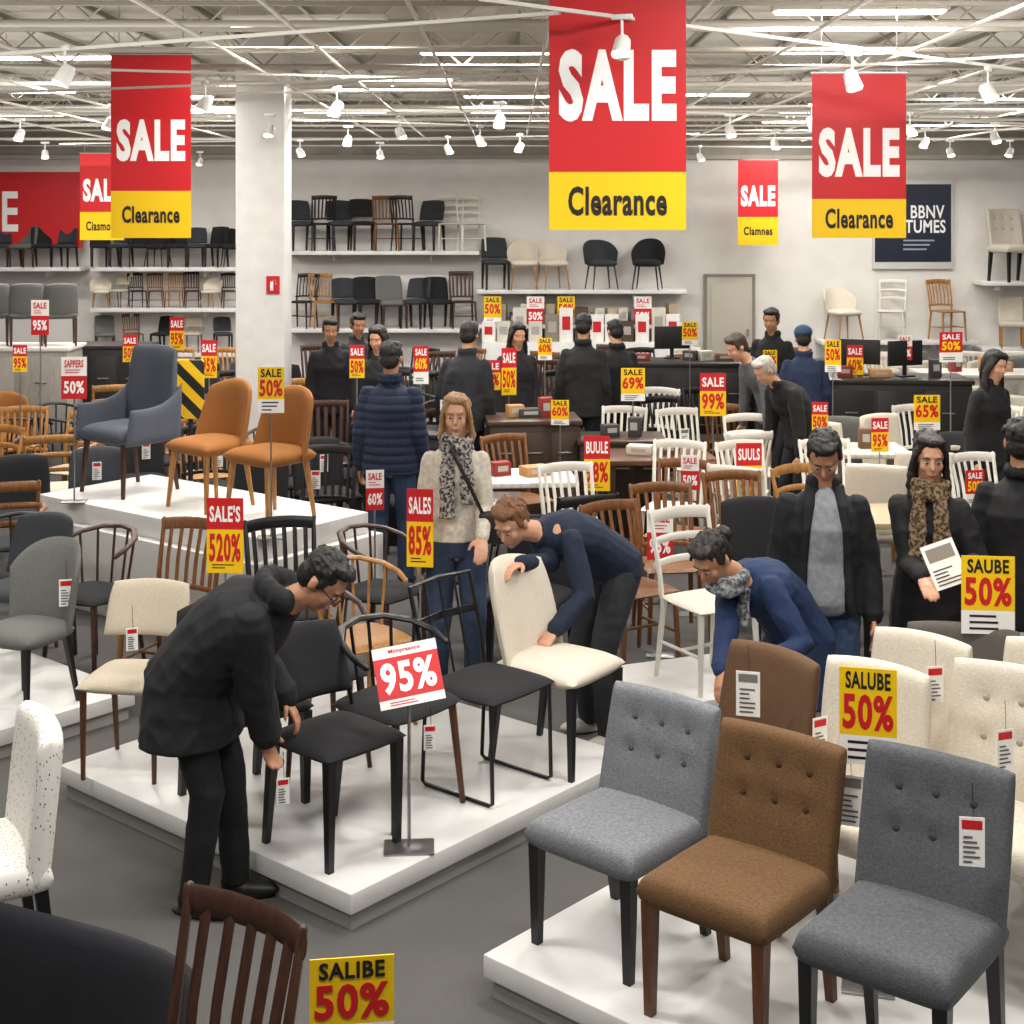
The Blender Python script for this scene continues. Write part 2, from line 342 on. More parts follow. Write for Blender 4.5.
def sign(style,t1,t2,px,s,ytop,ybot,wpx,z0=0,rot=0,label=None):
    zt=H-(ytop-YH)/s; zb=H-(ybot-YH)/s
    tpl=sign_tpl(style,t1,t2,round(wpx/s,3),round(zt-zb,3),zb-z0)
    d={'ry':'red and yellow','y':'yellow','yw':'yellow and white','wr':'white and red','rw':'red and white'}[style]
    return inst(tpl,'sale_sign',S(px,s,z0),rot,1,label or (d+' sale price sign on a slim chrome stand'),'sign')
# ---------------------------------------------------------------- structure
ZC=4.3; YB=22.0
def slab(name,c,s,m,kind='structure'):
    bm=NB(); box(bm,(0,0,0),s); return single(name,mesh(bm,m),c,kind=kind)
CARP=mat('585654',.95,'carpet',scale=220,var=.2,bump=.4)
slab('floor',(0,12,-.05),(34,31,.1),CARP)
DECK=mat('C2BCB1',.8,'paint',scale=3,var=.08,bump=0)
slab('ceiling',(0,12,ZC+.05),(34,31,.1),DECK)
WALL=mat('E3E0DB',.7,'paint',scale=3,var=.03,bump=0)
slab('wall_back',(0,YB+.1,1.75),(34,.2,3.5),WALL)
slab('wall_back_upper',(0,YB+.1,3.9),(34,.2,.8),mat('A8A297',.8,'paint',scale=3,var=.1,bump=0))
slab('trim_1',(0,YB-.02,3.5),(34,.06,.06),mat('B8B2A8'))
slab('baseboard_back',(0,YB-.015,.06),(34,.03,.12),mat('5A5754'))
sb=F/YB
bm=NB(); box(bm,(0,0,.84),(.68,.04,1.68),.005); box(bm,(0,.01,.84),(.78,.03,1.78),0,mi=1)
box(bm,(0,-.03,.9),(.56,.02,1.3),.004); box(bm,(.27,-.06,.85),(.03,.04,.1),mi=1)
single('door_1',mesh(bm,[mat('C0BAAD',.6),mat('8C877D',.6)]),((729-512)/sb,YB-.04,0),kind='structure')
bm=NB(); box(bm,(0,0,ZC/2),(.44,.44,ZC),.01)
P=[('shaft',mesh(bm,WHITE),None,None)]; bm=NB(); box(bm,(0,0,.1),(.48,.48,.2),.01); P.append(('base',mesh(bm,mat('8B8883')),None,None))
pc=S(264,109); inst(P,'structural_column',pc,0,1,'square white painted column rising to the ceiling','column'); OCC.append((pc.x,pc.y,.35))
bm=NB(); box(bm,(0,0,0),(.12,.01,.16)); P=[('sign_panel',mesh(bm,RED),None,None)]
bm=NB(); loft(bm,[(-.01,-.008,-.05),(-.01,-.008,.03)],[(.014,.002)]*2,seg=8,lat=(1,0,0)); loft(bm,[(-.01,-.008,.04),(.02,-.008,.045),(.032,-.008,0)],[(.004,.002)]*3,seg=6,lat=(0,1,0)); P.append(('pictogram',mesh(bm,TXW),0,'white fire extinguisher symbol'))
inst(P,'fire_sign',(pc.x+.12,pc.y-.227,2.7-75/111),0,1,'small red fire safety sign on the white column','sign')
# trusses
TR=mat('CCC6BB',.6); TR2=mat('A09A8E',.6); TR3=mat('7C766C',.6)
for i in range(15):
    y=4.6+i*1.18
    if i==7: y=13.75
    bm=NB(); zt=4.22; zb_=3.86
    box(bm,(0,0,zt),(24,.04,.03)); box(bm,(0,0,zb_),(24,.035,.025)); n=60
    for k in range(n):
        x0=-12+k*.4; a=(x0,0,zb_) if k%2 else (x0,0,zt); b=(x0+.4,0,zt) if k%2 else (x0+.4,0,zb_); loft(bm,[a,b],.007,seg=4)
    single('roof_truss',mesh(bm,TR if i%3 else TR2),(0,y,0),0,label='pale painted steel ceiling truss under the roof deck',cat='truss',group='ceiling trusses')
for i in range(25):
    x=-9.9+i*.83; bm=NB(); box(bm,(0,12,4.26),(.025,20,.04)); single('roof_joist',mesh(bm,TR3),(x,0,0),label='thin grey steel joist below the roof deck',cat='joist',group='ceiling joists')
bm=NB(); loft(bm,[(-11,0,0),(11,0,0)],.02,seg=10); me=mesh(bm,mat('C6C0B5',.5))
for y,z in((6.0,3.82),(7.2,3.80),(8.4,3.78),(9.6,3.76),(11.2,3.80),(12.6,3.80),(14.9,3.72),(17.2,3.78),(20.4,3.7)):
    single('ceiling_pipe',me,(0,y,z),0,label='grey sprinkler pipe below the ceiling',cat='pipe',group='ceiling pipes')
bm=NB(); loft(bm,[(0,4,0),(0,21,0)],.012,seg=8); me=mesh(bm,TR)
for x in(-7.2,-5.6,-4.7,-3.9,-3.1,-1.8,-1.2,-.5,.2,.95,1.7,2.5,3.4,4.2,5.2,6.1): single('conduit',me,(x,0,3.70),0,label='pale electrical conduit running under the ceiling',cat='pipe',group='ceiling conduits')
nr=[0]
def rail(p0,p1,r=.008):
    z=3.53+.008*nr[0]; nr[0]+=1
    bm=NB(); a=V((p0[0],p0[1],0)); b=V((p1[0],p1[1],0)); c=(a+b)/2; d=b-a
    box(bm,(0,0,0),(d.length,r*2,r*2))
    single('lighting_track',mesh(bm,mat('D8D4CC',.5)),(c.x,c.y,z),math.degrees(math.atan2(d.y,d.x)),label='white ceiling lighting track rail',cat='lighting track',group='ceiling lighting tracks')
def PZ(px,py,z=3.55): s=(py-YH)/(H-z); return ((px-512)/s,F/s)
for (a,b) in (((0,50),(560,8)),((480,-4),(1040,70)),((0,92),(560,72)),((640,78),(1030,56)),((0,128),(500,112)),((480,108),(1040,126)),((60,146),(700,136)),((690,138),(1030,132)),((180,120),(560,132)),((-10,75),(420,86)),((560,104),(1030,90)),((380,150),(900,152)),((100,104),(500,100)),((620,118),(1030,112)),((0,152),(400,152))):
    rail(PZ(*a),PZ(*b))
EM=mat('FFFAF2',.5,emit=9,name='lamp_glow'); HOU=mat('D8D4CC',.5)
bm=NB(); box(bm,(0,0,.03),(1.1,.16,.05),.008); FL=[('housing',mesh(bm,HOU),None,None)]
bm=NB(); box(bm,(0,0,0),(1.05,.13,.02),.005); FL.append(('diffuser',mesh(bm,EM),None,None))
for x in(-.45,.45):
    bm=NB(); loft(bm,[(x,0,.05),(x,0,ZC-3.95)],.004,seg=5); FL.append(('hanger',mesh(bm,HOU),None,None))
ldat=bpy.data.lights.new('tube_light','AREA'); ldat.shape='RECTANGLE'; ldat.size=1.1; ldat.size_y=.2; ldat.energy=66; ldat.color=(1,.965,.92)
ldat2=ldat.copy(); ldat2.energy=50
fl=[S(px,(YH-y)/1.25) for px,y in((487,53),(305,24),(397,80),(848,52),(860,12),(60,58),(25,92),(955,118),(30,115),(700,95),(345,112),(165,97),(800,122))]
fl+=[V((x,y,0)) for x,y in((-2.6,2.5),(0,2.6),(2.6,2.5),(-1.4,5),(1.6,5.2),(2.3,7.2),(-4,6),(-6,10),(6,10),(-3,14.6),(5,15),(0,16),(-7,17),(8,18),(0,18.5),(-4,18.8),(4,18.8))]  # extra fittings added to light the room, one of them for the right banner
for p in fl:
    r=inst(FL,'fluorescent_light',(p.x,p.y,3.95),random.uniform(-4,0),1,'hanging fluorescent strip light','ceiling light','fluorescent ceiling lights')
    l=bpy.data.objects.new('tube_light',ldat if p.y<17.5 else ldat2); COL.objects.link(l); l.parent=r; l.location=(0,0,-.02)
ul=bpy.data.lights.new('ceiling_fill','AREA'); ul.shape='RECTANGLE'; ul.size=6; ul.size_y=4; ul.energy=72; ul.color=(1,.98,.94)  # added upward fill lights that brighten the ceiling, no fixture belongs to them
for x,y in((-4,7),(4,7),(-5.8,13),(4,13),(-4,18.5),(4,18.5)):
    l=bpy.data.objects.new('ceiling_fill',ul); COL.objects.link(l); l.location=(x,y,3.25); l.rotation_euler=(R(180),0,0)
bm=NB(); loft(bm,[(0,0,.0),(0,0,.16)],.008,seg=6); box(bm,(0,0,.17),(.12,.03,.03),.004); mnt=mesh(bm,WHITE)
bm=NB(); loft(bm,[(0,.03,.06),(0,.02,.04),(0,-.03,-.05)],[.03,.045,.055],seg=14); hd=mesh(bm,WHITE)
bm=NB(); loft(bm,[(0,-.0305,-.049),(0,-.032,-.056)],[.046,.046],seg=14); ln=mesh(bm,mat('FFF4E0',.5,emit=14,name='spot_glow'))
SP=[('mount',mnt,None,None),('lamp_head',hd,None,None),('lens',ln,1,None)]
sd=bpy.data.lights.new('spot','SPOT'); sd.energy=100; sd.spot_size=R(70); sd.spot_blend=.6; sd.shadow_soft_size=.04; sd.color=(1,.96,.9)
for px,y in((622,40),(852,75),(65,70),(205,100),(337,105),(500,118),(448,147),(988,88),(995,135),(910,127),(812,120),(775,142),(45,152),(270,128),(200,160),(348,138),(650,150),(560,152),(700,155),(950,150),(400,130),(150,140),(110,120),(520,145),(590,140),(860,148),(730,128),(20,132),(300,150),(480,138),(925,140),(1010,150),(380,152),(240,150)):
    s=(YH-y)/.72; p=S(px,s); 
    if p.y>21.5: continue
    o=inst(SP,'track_spotlight',(p.x,p.y,3.39),random.choice((-60,-20,20,60)),.85 if y>60 else .75,'white track spotlight hanging from a ceiling rail','spotlight','track spotlights')
    if y<129:
        l=bpy.data.objects.new('spot',sd); COL.objects.link(l); l.parent=o; l.location=(0,-.045,-.08); l.rotation_euler=(R(-22),0,0)
# ---------------------------------------------------------------- banners
def banner(px,s,ytop,ybot,w,t1,t2,ysplit,rot=0):
    zt=H+(YH-ytop)/s; zb=H+(YH-ybot)/s; W=w/s; hh=zt-zb; f=(ybot-ysplit)/(ybot-ytop)
    P=[('cloth',panelmesh(W,hh,[(0,f,YEL),(f,1,RED)],0,.006),None,None)]
    P.append(('lettering',text(t1,W*.53,TXW,cz=hh*(f+(1-f)*.37) ,maxw=W*.86,bold=.05,y=-.005),0,'white bold sale lettering'))
    P.append(('lettering',text(t2,W*.215,TXB,cz=hh*f*.5,maxw=W*.72,bold=.03,y=-.005),0,'black lettering on yellow band'))
    bm=NB(); loft(bm,[(-W/2-.01,0,hh),(W/2+.01,0,hh)],.008,seg=6); P.append(('hanging_rod',mesh(bm,CHROME),None,None))
    if zt<ZC-.1:
        for x in(-W*.4,W*.4):
            bm=NB(); loft(bm,[(x,0,hh),(x,0,ZC-zb)],.003,seg=4); P.append(('hanging_cord',mesh(bm,CHROME),None,None))
    p=S(px,s); inst(P,'sale_banner',(p.x,p.y,zb),rot,1,'hanging red and yellow banner reading SALE '+t2,'banner')
banner(617.5,228,-62,230,137,'SALE','Clearance',172)
banner(151,137,54,238,80,'SALE','Clearance',191)
banner(859,160,73,238,94,'SALE','Clearance',199)
banner(758,68.5,160,245,40,'SALE','Clamnes',217)
banner(102,80,153,240,44,'SALL','Ciasmore',212)
s=66.5; P=[('board',panelmesh(2.2,76/s,[(0,1,RED)],0,.05),None,None),('lettering',text('SALE',.62,TXW,cz=.55,cx=-.45,maxw=1.2,y=-.03),0,None)]
inst(P,'red_sign_board',((82-512)/s-1.1,F/s,H-38/s),0,1,'large red wall sign board with white sale lettering','sign')
# ---------------------------------------------------------------- platforms
def platform(o,u,v,lu,lv,h,label,step=0):
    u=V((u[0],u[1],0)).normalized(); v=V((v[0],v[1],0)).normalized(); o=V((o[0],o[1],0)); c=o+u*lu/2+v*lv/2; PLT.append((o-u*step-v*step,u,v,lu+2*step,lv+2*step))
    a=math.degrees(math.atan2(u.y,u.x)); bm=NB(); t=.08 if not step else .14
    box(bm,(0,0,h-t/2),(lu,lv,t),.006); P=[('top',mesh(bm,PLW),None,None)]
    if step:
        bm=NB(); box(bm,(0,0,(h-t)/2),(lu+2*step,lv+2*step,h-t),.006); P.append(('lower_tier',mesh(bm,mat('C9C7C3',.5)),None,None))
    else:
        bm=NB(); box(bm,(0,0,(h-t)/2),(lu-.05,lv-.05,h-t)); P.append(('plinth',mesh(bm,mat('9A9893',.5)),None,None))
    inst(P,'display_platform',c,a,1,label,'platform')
uA=(.65,.76); vA=(-.76,.65); oA=V((-.6,5.4,0))
def A(u,v,z=.15): return V((oA.x+uA[0]*u+vA[0]*v,oA.y+uA[1]*u+vA[1]*v,z))
platform(oA,uA,vA,1.82,1.95,.15,'low white display platform holding black, beige and wooden chairs')
e1=V((.74,-.67,0)); e2=V((.67,.74,0)); oC=V((-.1,4.97,0))
platform(oC,e1,e2,3.0,1.75,.15,'low white display platform with gray, brown and cream chairs')
oE=V((-2.0,7.7,0)); platform(oE,(-.65,-.76),(-.76,.65),1.9,1.9,.15,'low white display platform holding gray chairs')
bf_=V((-1.55,8.83,0)); platform(bf_,(.61,.79),(-.79,.61),.98,2.25,.70,'raised stepped white display platform with slate and orange chairs',.07)
oG=S(642,196); platform(oG,(.93,.37),(-.37,.93),1.1,.7,.15,'low white display platform between chair rows')
gA='chairs on the low central display platform'
chair('blackup',A(.25,.36),47,(1,1,.97),gA); chair('blackcurve',A(.68,.44),50,1.0,gA); chair('metal',A(1.12,.30),50,1.0,gA); chair('beigeblk',A(1.55,.25),54,1.0,gA)
chair('beigewood',A(.20,1.66),-8,(.95,.95,.93),gA); chair('blackfull',A(.3,.98),40,(1,1,.95),gA); chair('lightcurve',A(1.27,1.28),40,.95,gA); chair('dkcurve',A(.78,1.08),30,.95,gA)
gC='upholstered chairs on the white platform'; Z=.15
chair('gray',(.37,5.06,Z),-42,(1,1,.90),gC); chair('brown',(.72,4.62,Z),-40,(1,1,.93),gC); chair('gray2',(1.135,4.22,Z),-38,1.0,gC)
chair('tanplain',(.82,5.5,Z),-52,(1,1,.97),gC); chair('cream',(1.19,5.13,Z),-40,.96,gC); chair('cream',(1.45,5.50,Z),-42,.96,gC); chair('creamtuft',(1.66,4.97,Z),-38,(1,1,.97),gC); chair('creamtuft',(2.08,4.62,Z),-40,.97,gC); chair('cream',(1.93,5.37,Z),-42,.96,gC)
chair('graytaper',(-2.5,7.45,Z),-25,.9); chair('dgray',(-2.75,8.15,Z),-20,.95)
chair('whitehz',oG+V((.4,.45,Z)),30,.98)
zB=.70
def Bp(u,v): return V((bf_.x+.61*u-.79*v,bf_.y+.79*u+.61*v,zB))
chair('arm',Bp(.47,1.86),-38,.98); chair('orange',Bp(.47,.98),-40,(1,.98,.98),'orange chairs on raised platform'); chair('orange',Bp(.44,.36),-40,(1,.98,.98),'orange chairs on raised platform')
chair('tub',(-1.33,4.30,0),158,1.0); chair('dkslat',(-.83,3.44,0),-35,1.0); chair('dash',(-1.88,5.04,0),-62,1.0)
# ---------------------------------------------------------------- wall shelves
def shelf(x0,x1,y,depth=.5):
    z=H-(y-YH)/sb; a=(x0-512)/sb; b=(x1-512)/sb; bm=NB(); box(bm,(0,0,-.03),(b-a,depth,.06),.006)
    P=[('board',mesh(bm,WHITE),None,None)]
    for k in range(max(2,int((b-a)/1.2))):
        x=-(b-a)/2+(b-a)*(k+.5)/max(2,int((b-a)/1.2)); bm=NB(); box(bm,(x,depth/2-.16,-.1),(.03,.3,.1),.003); P.append(('bracket',mesh(bm,WHITE),None,None))
    inst(P,'wall_shelf',((a+b)/2,YB-depth/2-.005,z),0,1,'long white wall shelf displaying chairs','shelf')
def row(y,items,sc=.92,yy=None):
    z=H-(y-YH)/sb
    for t,px,r in items: chair(t,((px-512)/sb,yy or YB-.38,z+.001),r,sc,'chairs on the wall shelves')
shelf(100,245,266); row(266,[('blackfull',108,20),('dgray',126,-20),('blackfull',145,15),('shellblk',164,-15),('blackfull',183,10),('dgray',202,10),('blackfull',220,-20),('shellblk',237,20)],sc=.7)
shelf(100,245,306); row(306,[('shellwhite',108,20),('beigewood',126,-20),('blkslat',144,30),('woodslat',162,20),('lightslat',180,0),('dkslat',198,20),('shellwhite',216,-20),('blkslat',235,20)],sc=.56)
shelf(100,245,350); row(350,[('lgray',112,20),('woodslat',140,30),('blackfull',168,-20),('beigewood',198,0),('dgray',228,20)],sc=.62)
shelf(-60,90,266); row(266,[('dgray',10,20),('lgray',30,-20),('blackfull',50,20),('dgray',72,-10)],sc=.7)
shelf(288,480,250); row(250,[('dgray',304,25),('blkslat',324,-160),('dgray',344,20),('blackup',366,15),('woodslat',388,10),('blkslat',409,160),('dgray',430,-20),('whitehz',452,0),('whitehz',472,15)],sc=.9)
shelf(290,480,326); row(326,[('blkslat',305,-20),('lightslat',327,20),('dgray',349,20),('blackfull',371,20),('lgray',394,20),('dgray',417,-20),('blackfull',440,20),('dkslat',464,10)],sc=.88)
shelf(478,683,288); row(288,[('dgray',496,10),('shellwhite',524,0),('shellwhite',552,20),('shellgray',600,15),('shellblk',645,-15)],sc=.92)
shelf(478,683,322); shelf(815,968,338); row(338,[('shellwhite',838,20),('whitehz',885,-20),('lightslat',940,15)],sc=.98)
shelf(972,1060,280); row(280,[('creamtuft',1003,15)],sc=1.15,yy=YB-.5); shelf(972,1060,345); row(345,[('cream',1003,-15)],sc=.82)
bxm={}
def carton(loc,sz,h,rot=0,lab='cardboard carton with white sticker'):
    key=(sz,h)
    if key not in bxm:
        bm=NB(); box(bm,(0,0,sz[2]/2),sz,.004); 
        a=mesh(bm,mat(h,.7,'paint',scale=5,var=.05,bump=0)); bm=NB(); box(bm,(0,-sz[1]/2-.001,sz[2]*.55),(sz[0]*.6,.002,sz[2]*.4)); bxm[key]=[('body',a,None,None),('sticker',mesh(bm,RED if h=='EDEBE6' else mat('A8A49C')),0,None)]
    inst(bxm[key],'storage_box',loc,rot,1,lab,'box','boxes on shelves and counters')
zz=H-(322-YH)/sb
for px in range(490,680,12): carton(((px-512)/sb,YB-.28,zz),(.14,.2,random.choice((.16,.24,.3))),random.choice(('D5CFC4','C9C2B5','3A3A3C','B9A88A','8A8175')),random.uniform(-10,10),'small boxed goods on white wall shelf')
for px in range(490,680,15): carton(((px-512)/sb,YB-.42,0.75),(.2,.25,random.choice((.3,.4,.5))),random.choice(('EDEBE6','D5CFC4','8A8175','4A3A2A')),random.uniform(-10,10),'boxed goods on low unit against the wall')
bm=NB(); box(bm,(0,0,.375),(3.1,.6,.75),.01); single('display_cabinet',mesh(bm,WHITE),((585-512)/sb,YB-.42,0),label='low white display unit against the wall',cat='cabinet')
w=80/sb; h=88/sb; bm=NB(); box(bm,(0,0,0),(w,.04,h),.005); P=[('frame',mesh(bm,mat('D8D6D2',.4)),None,None)]; bm=NB(); box(bm,(0,-.022,.03),(w*.95,.01,h*.88)); P.append(('print',mesh(bm,mat('1F2638',.4)),0,None))
P.append(('lettering',text('BBNV',.2,TXW,cz=.2,cx=.22,maxw=w*.42,y=-.03),1,None)); P.append(('lettering',text('ETUMES',.2,TXW,cz=-.02,cx=.14,maxw=w*.58,y=-.03),1,None)); P.append(('fine_print',lines(.6,.2,-.4,3,mat('9AA0B0'),y=-.03,x0=.15),1,None))
inst(P,'poster',((912-512)/sb,YB-.03,H-(225-YH)/sb),0,1,'framed navy poster with white lettering on the wall','poster')
# ---------------------------------------------------------------- counters, tables, monitors
def cab(w,d,h,hb,ht,nd=3):
    bm=NB(); box(bm,(0,0,(h-.04)/2),(w,d,h-.04),.006); P=[('body',mesh(bm,mat(hb,.45,'wood',var=.1)),None,None)]
    bm=NB(); box(bm,(0,0,h-.02),(w+.04,d+.04,.04),.006); P.append(('worktop',mesh(bm,mat(ht,.35)),None,None))
    for k in range(nd):
        x=-w/2+w*(k+.5)/nd; bm=NB(); box(bm,(x,-d/2-.006,(h-.1)/2+.03),(w/nd-.03,.012,h-.16),.003); P.append(('drawer',mesh(bm,mat(hb,.4,'wood',var=.1)),None,None))
        bm=NB(); box(bm,(x,-d/2-.02,h*.72),(.12,.015,.012),.003); P.append(('handle',mesh(bm,CHROME),len(P)-1,None))
    return P
def reg(p,w):
    n=max(1,round(w/.45))
    for i in range(n): OCC.append((p.x-w/2+w*(i+.5)/n,p.y,.3))
for w,d,h,hb,ht,px,s,r,lb in((1.5,.6,1.12,'1C1A1A','2A2828',682,95,0,'long black checkout counter with drawers'),(1.35,.6,1.1,'1E1B1A','26211E',893,104,-3,'black checkout counter with dark worktop'),(.75,.5,.95,'3A2A20','4A382C',532,118,5,'dark walnut sideboard with drawers'),(.7,.5,.9,'17171A','222226',412,122,0,'black lacquered sideboard with drawers'),(.7,.5,.8,'2B1D15','3A281E',620,119,0,'dark brown chest of drawers'),(1.0,.5,.85,'2D2622','3A322C',470,88,0,'low dark cabinet with drawers'),(1.4,.6,1.0,'B0AAA0','D0CCC4',985,95,0,'pale display cabinet with drawers'),(1.6,.6,1.28,'A39E96','DEDBD4',0,95,0,'white display unit holding gray chairs'),(.9,.5,1.25,'1C1C1E','2C2C2E',110,92,0,'tall dark display cabinet with drawers')):
    p=S(px,s); inst(cab(w,d,h,hb,ht),'checkout_counter' if 'checkout' in lb else 'display_cabinet',p,r,1,lb,'counter' if 'checkout' in lb else 'cabinet'); reg(p,w)
for px in(-8,26,60): chair('lgray',S(px,95,1.28),200,.75,'gray chairs on the white display unit')
def table(w,d,h,ht,hl):
    bm=NB(); box(bm,(0,0,h-.02),(w,d,.04),.008); P=[('tabletop',mesh(bm,mat(ht,.35,'wood',var=.12)),None,None)]
    for sx in(-1,1):
        for sy in(-1,1): P.append(('leg',legm((sx*(w/2-.06),sy*(d/2-.06),h-.04),(sx*(w/2-.06),sy*(d/2-.06),0),.03,.02,mat(hl,.4,'wood',var=.1)),None,None))
    return P
TB=((520,136,.8,.6,'DEDAD2','5A4A3A',5),(470,148,.7,.5,'3A2A20','2A1D15',0),(655,125,.9,.6,'5A3A24','3A2416',5),(560,101,1.1,.6,'2A2220','201A18',-4),(405,106,.9,.6,'26201E','1A1614',0),(850,122,.9,.6,'D0CABE','9A8A70',0),(205,96,1.2,.6,'2A2624','1A1614',0),(905,155,1.0,.6,'B9A47F','8A6A40',8),(1000,118,1.0,.6,'C8BDA8','9A8A70',0))
for px,s,w,d,ht,hl,r in TB:
    p=S(px,s); reg(p,w); inst(table(w,d,.75,ht,hl),'dining_table',p,r,1,('dark' if ht<'80' else 'pale')+' rectangular dining table among chairs','table')
bm=NB(); box(bm,(0,0,.28),(.48,.03,.3),.006); MO=[('screen',mesh(bm,BLACK),None,None)]; bm=NB(); box(bm,(0,.01,.07),(.05,.02,.14)); box(bm,(0,0,.008),(.2,.14,.016),.004); MO.append(('stand',mesh(bm,BLACK),None,None))
for px,s,z,r in((672,94,1.12,10),(860,103,1.10,160),(905,104,1.10,20)): inst(MO,'monitor',S(px,s,z),r,.8,'black computer monitor on a counter','monitor')
for px,s,z in((640,95,1.12),(705,95,1.12),(725,95,1.12),(690,95,1.12),(880,104,1.10),(935,104,1.10),(845,104,1.10),(955,95,1.0),(985,95,1.0),(1005,95,1.0),(515,118,.95),(545,118,.95),(530,118,.95),(610,119,.8),(635,119,.8),(455,88,.85),(485,88,.85),(500,136,.75),(535,136,.75),(640,125,.75),(670,125,.75),(545,101,.75),(575,101,.75),(395,106,.75),(415,106,.75),(190,96,.75),(225,96,.75),(835,122,.75),(865,122,.75),(985,118,.75),(1010,118,.75)):
    carton(S(px,s,z),random.choice(((.14,.1,.1),(.2,.14,.07),(.1,.1,.16))),random.choice(('C9C2B5','3A3A3C','B98A5A','6A4A30','8A2A22')),random.uniform(-30,30),'small box with sticker standing on furniture')
bm=NB(); box(bm,(0,0,1.3),(.22,.03,.46),.004); P=[('striped_board',mesh(bm,mat('F0C000',.5,'stripe',h2='111111',scale=3.2)),None,None)]; bm=NB(); loft(bm,[(0,.02,0),(0,.02,1.1)],.02,seg=8); box(bm,(0,.02,.01),(.3,.3,.02)); P.append(('stand',mesh(bm,BLACK),None,None))
p=S(190,128); OCC.append((p.x,p.y,.2)); inst(P,'warning_board',p,0,1,'yellow and black striped warning board on a stand','sign')
# ---------------------------------------------------------------- signs
sign('yw','SALUBE','50%',868,305,668,765,56,.15,-14)
sign('yw','SAUBE','50%',988,232,556,634,52,.0,-6)
sign('yw','SALIBE','50%',352,440,957,1052,84,0,8)
sign('ry',"SALE'S",'520%',225,190,498,573,37,0,-3); sign('ry','SALES','85%',420,187,489,567,27,0,-8); sign('ry','BUULE','98%',597,132,436,491,26); sign('ry','SUULS','88%',749,136,443,497,26,0,4)
sign('ry','SALE','99%',713,118,373,416,26); sign('y','SALE','69%',633,112,368,401,24); sign('y','SALE','65%',927,124,395,430,26); sign('yw','SALE','50%',271,164,367,413,26,zB,4); sign('wr','SAPPERS','50%',74,146,357,399,25,zB-.0,4)
for st,px,s,a,b,w in(('ry',209,112,340,378,16),('ry',177,100,317,350,15),('ry',357,118,345,378,15),('ry',491,115,360,390,19),('rw',421,118,346,384,15),('ry',509,112,348,395,15),('rw',951,118,332,362,24),('y',833,112,340,372,16),('wr',660,165,510,560,26),('ry',520,100,330,352,14),('wr',375,160,470,510,18),('ry',855,104,345,375,16),('y',690,100,322,345,16),('rw',975,150,470,505,20),('wr',40,120,300,335,18),('y',560,122,400,425,18),('ry',880,135,418,452,18),('wr',235,118,392,425,15),('ry',130,104,335,362,14),('y',545,112,338,360,14),('wr',448,125,400,432,16),('ry',820,128,402,432,16),('wr',690,150,455,490,18),('ry',20,112,345,372,14),('y',770,104,350,372,14),('wr',905,104,335,360,14)):
    sign(st,'SALE',random.choice(('50%','60%','95%')),px,s,a,b,w,0,random.uniform(-12,12))
for px,st in((493,'y'),(565,'y'),(535,'wr'),(640,'wr')):
    inst(sign_tpl(st,'SALE','50%',.26,.4,0),'sale_sign',((px-512)/sb,YB-.47,H-(321-YH)/sb),0,1,'small price sign standing on the white wall shelf','sign')
P=[]; bm=NB(); box(bm,(0,0,.005),(.2,.14,.01),.003); P.append(('base',mesh(bm,CHROME),None,None)); bm=NB(); loft(bm,[(0,.0,.006),(0,.0,.66)],.007,seg=8); P.append(('pole',mesh(bm,CHROME),None,None))
def tiltmesh(me):
    me.transform(Matrix.Translation((0,-.01,.68)) @ Matrix.Rotation(R(-30),4,'X') @ Matrix.Rotation(R(-10),4,'Y') @ Matrix.Translation((0,0,-.1))); return me
P.append(('sign_panel',tiltmesh(panelmesh(.26,.24,[(0,.14,PAPER),(.14,.82,RED),(.82,1,PAPER)])),None,None))
P.append(('lettering',tiltmesh(text('Mimpraanco',.02,TXR,cz=.218,maxw=.13)),2,None)); P.append(('price_lettering',tiltmesh(text('95%',.125,TXW,cz=.115,maxw=.22,bold=.035)),2,None)); P.append(('fine_print',tiltmesh(lines(.18,.02,.006,2,TXR)),2,None))
inst(P,'sale_sign',A(.42,.11),4,1,'tilted red and white clearance price sign on chrome stand','sign')
def tagtpl(w,h,red):
    bm=NB(); box(bm,(0,0,-.1-h/2),(w,.002,h)); P=[('card',mesh(bm,PAPER),None,None)]; bm=NB(); loft(bm,[(0,0,0),(.004,0,-.1)],.0012,seg=4); P.append(('string',mesh(bm,TXB),None,None))
    P.append(('fine_print',lines(w*.7,h*.6,-.1-h*.95,6,mat('5A5A5A')),0,None)); bm=NB(); box(bm,(0,-.002,-.1-h*.15),(w*.8,.001,h*.18)); P.append(('printed_block',mesh(bm,TXR if red else mat('777777')),0,None)); return P
TG=[tagtpl(.07,.14,True),tagtpl(.09,.17,False),tagtpl(.05,.1,True)]
def tagat(loc,k=0,rot=0): inst(TG[k],'price_tag',loc,rot,1,'white hanging price tag with printed text','tag','hanging price tags')
def tag(px,py,s,k=0,rot=0): tagat(S(px,s,H-(py-YH)/s),k,rot)
tag(972,782,352,0,-10); tag(283,752,263,2,20); tag(748,645,264,1,-15); tag(430,700,250,2,10); tag(66,560,193,0,15); tag(132,605,228,2,20); tag(820,690,272,0,30); tag(935,640,262,0,10); tag(1005,700,294,0,20); tag(850,745,300,1,-20)
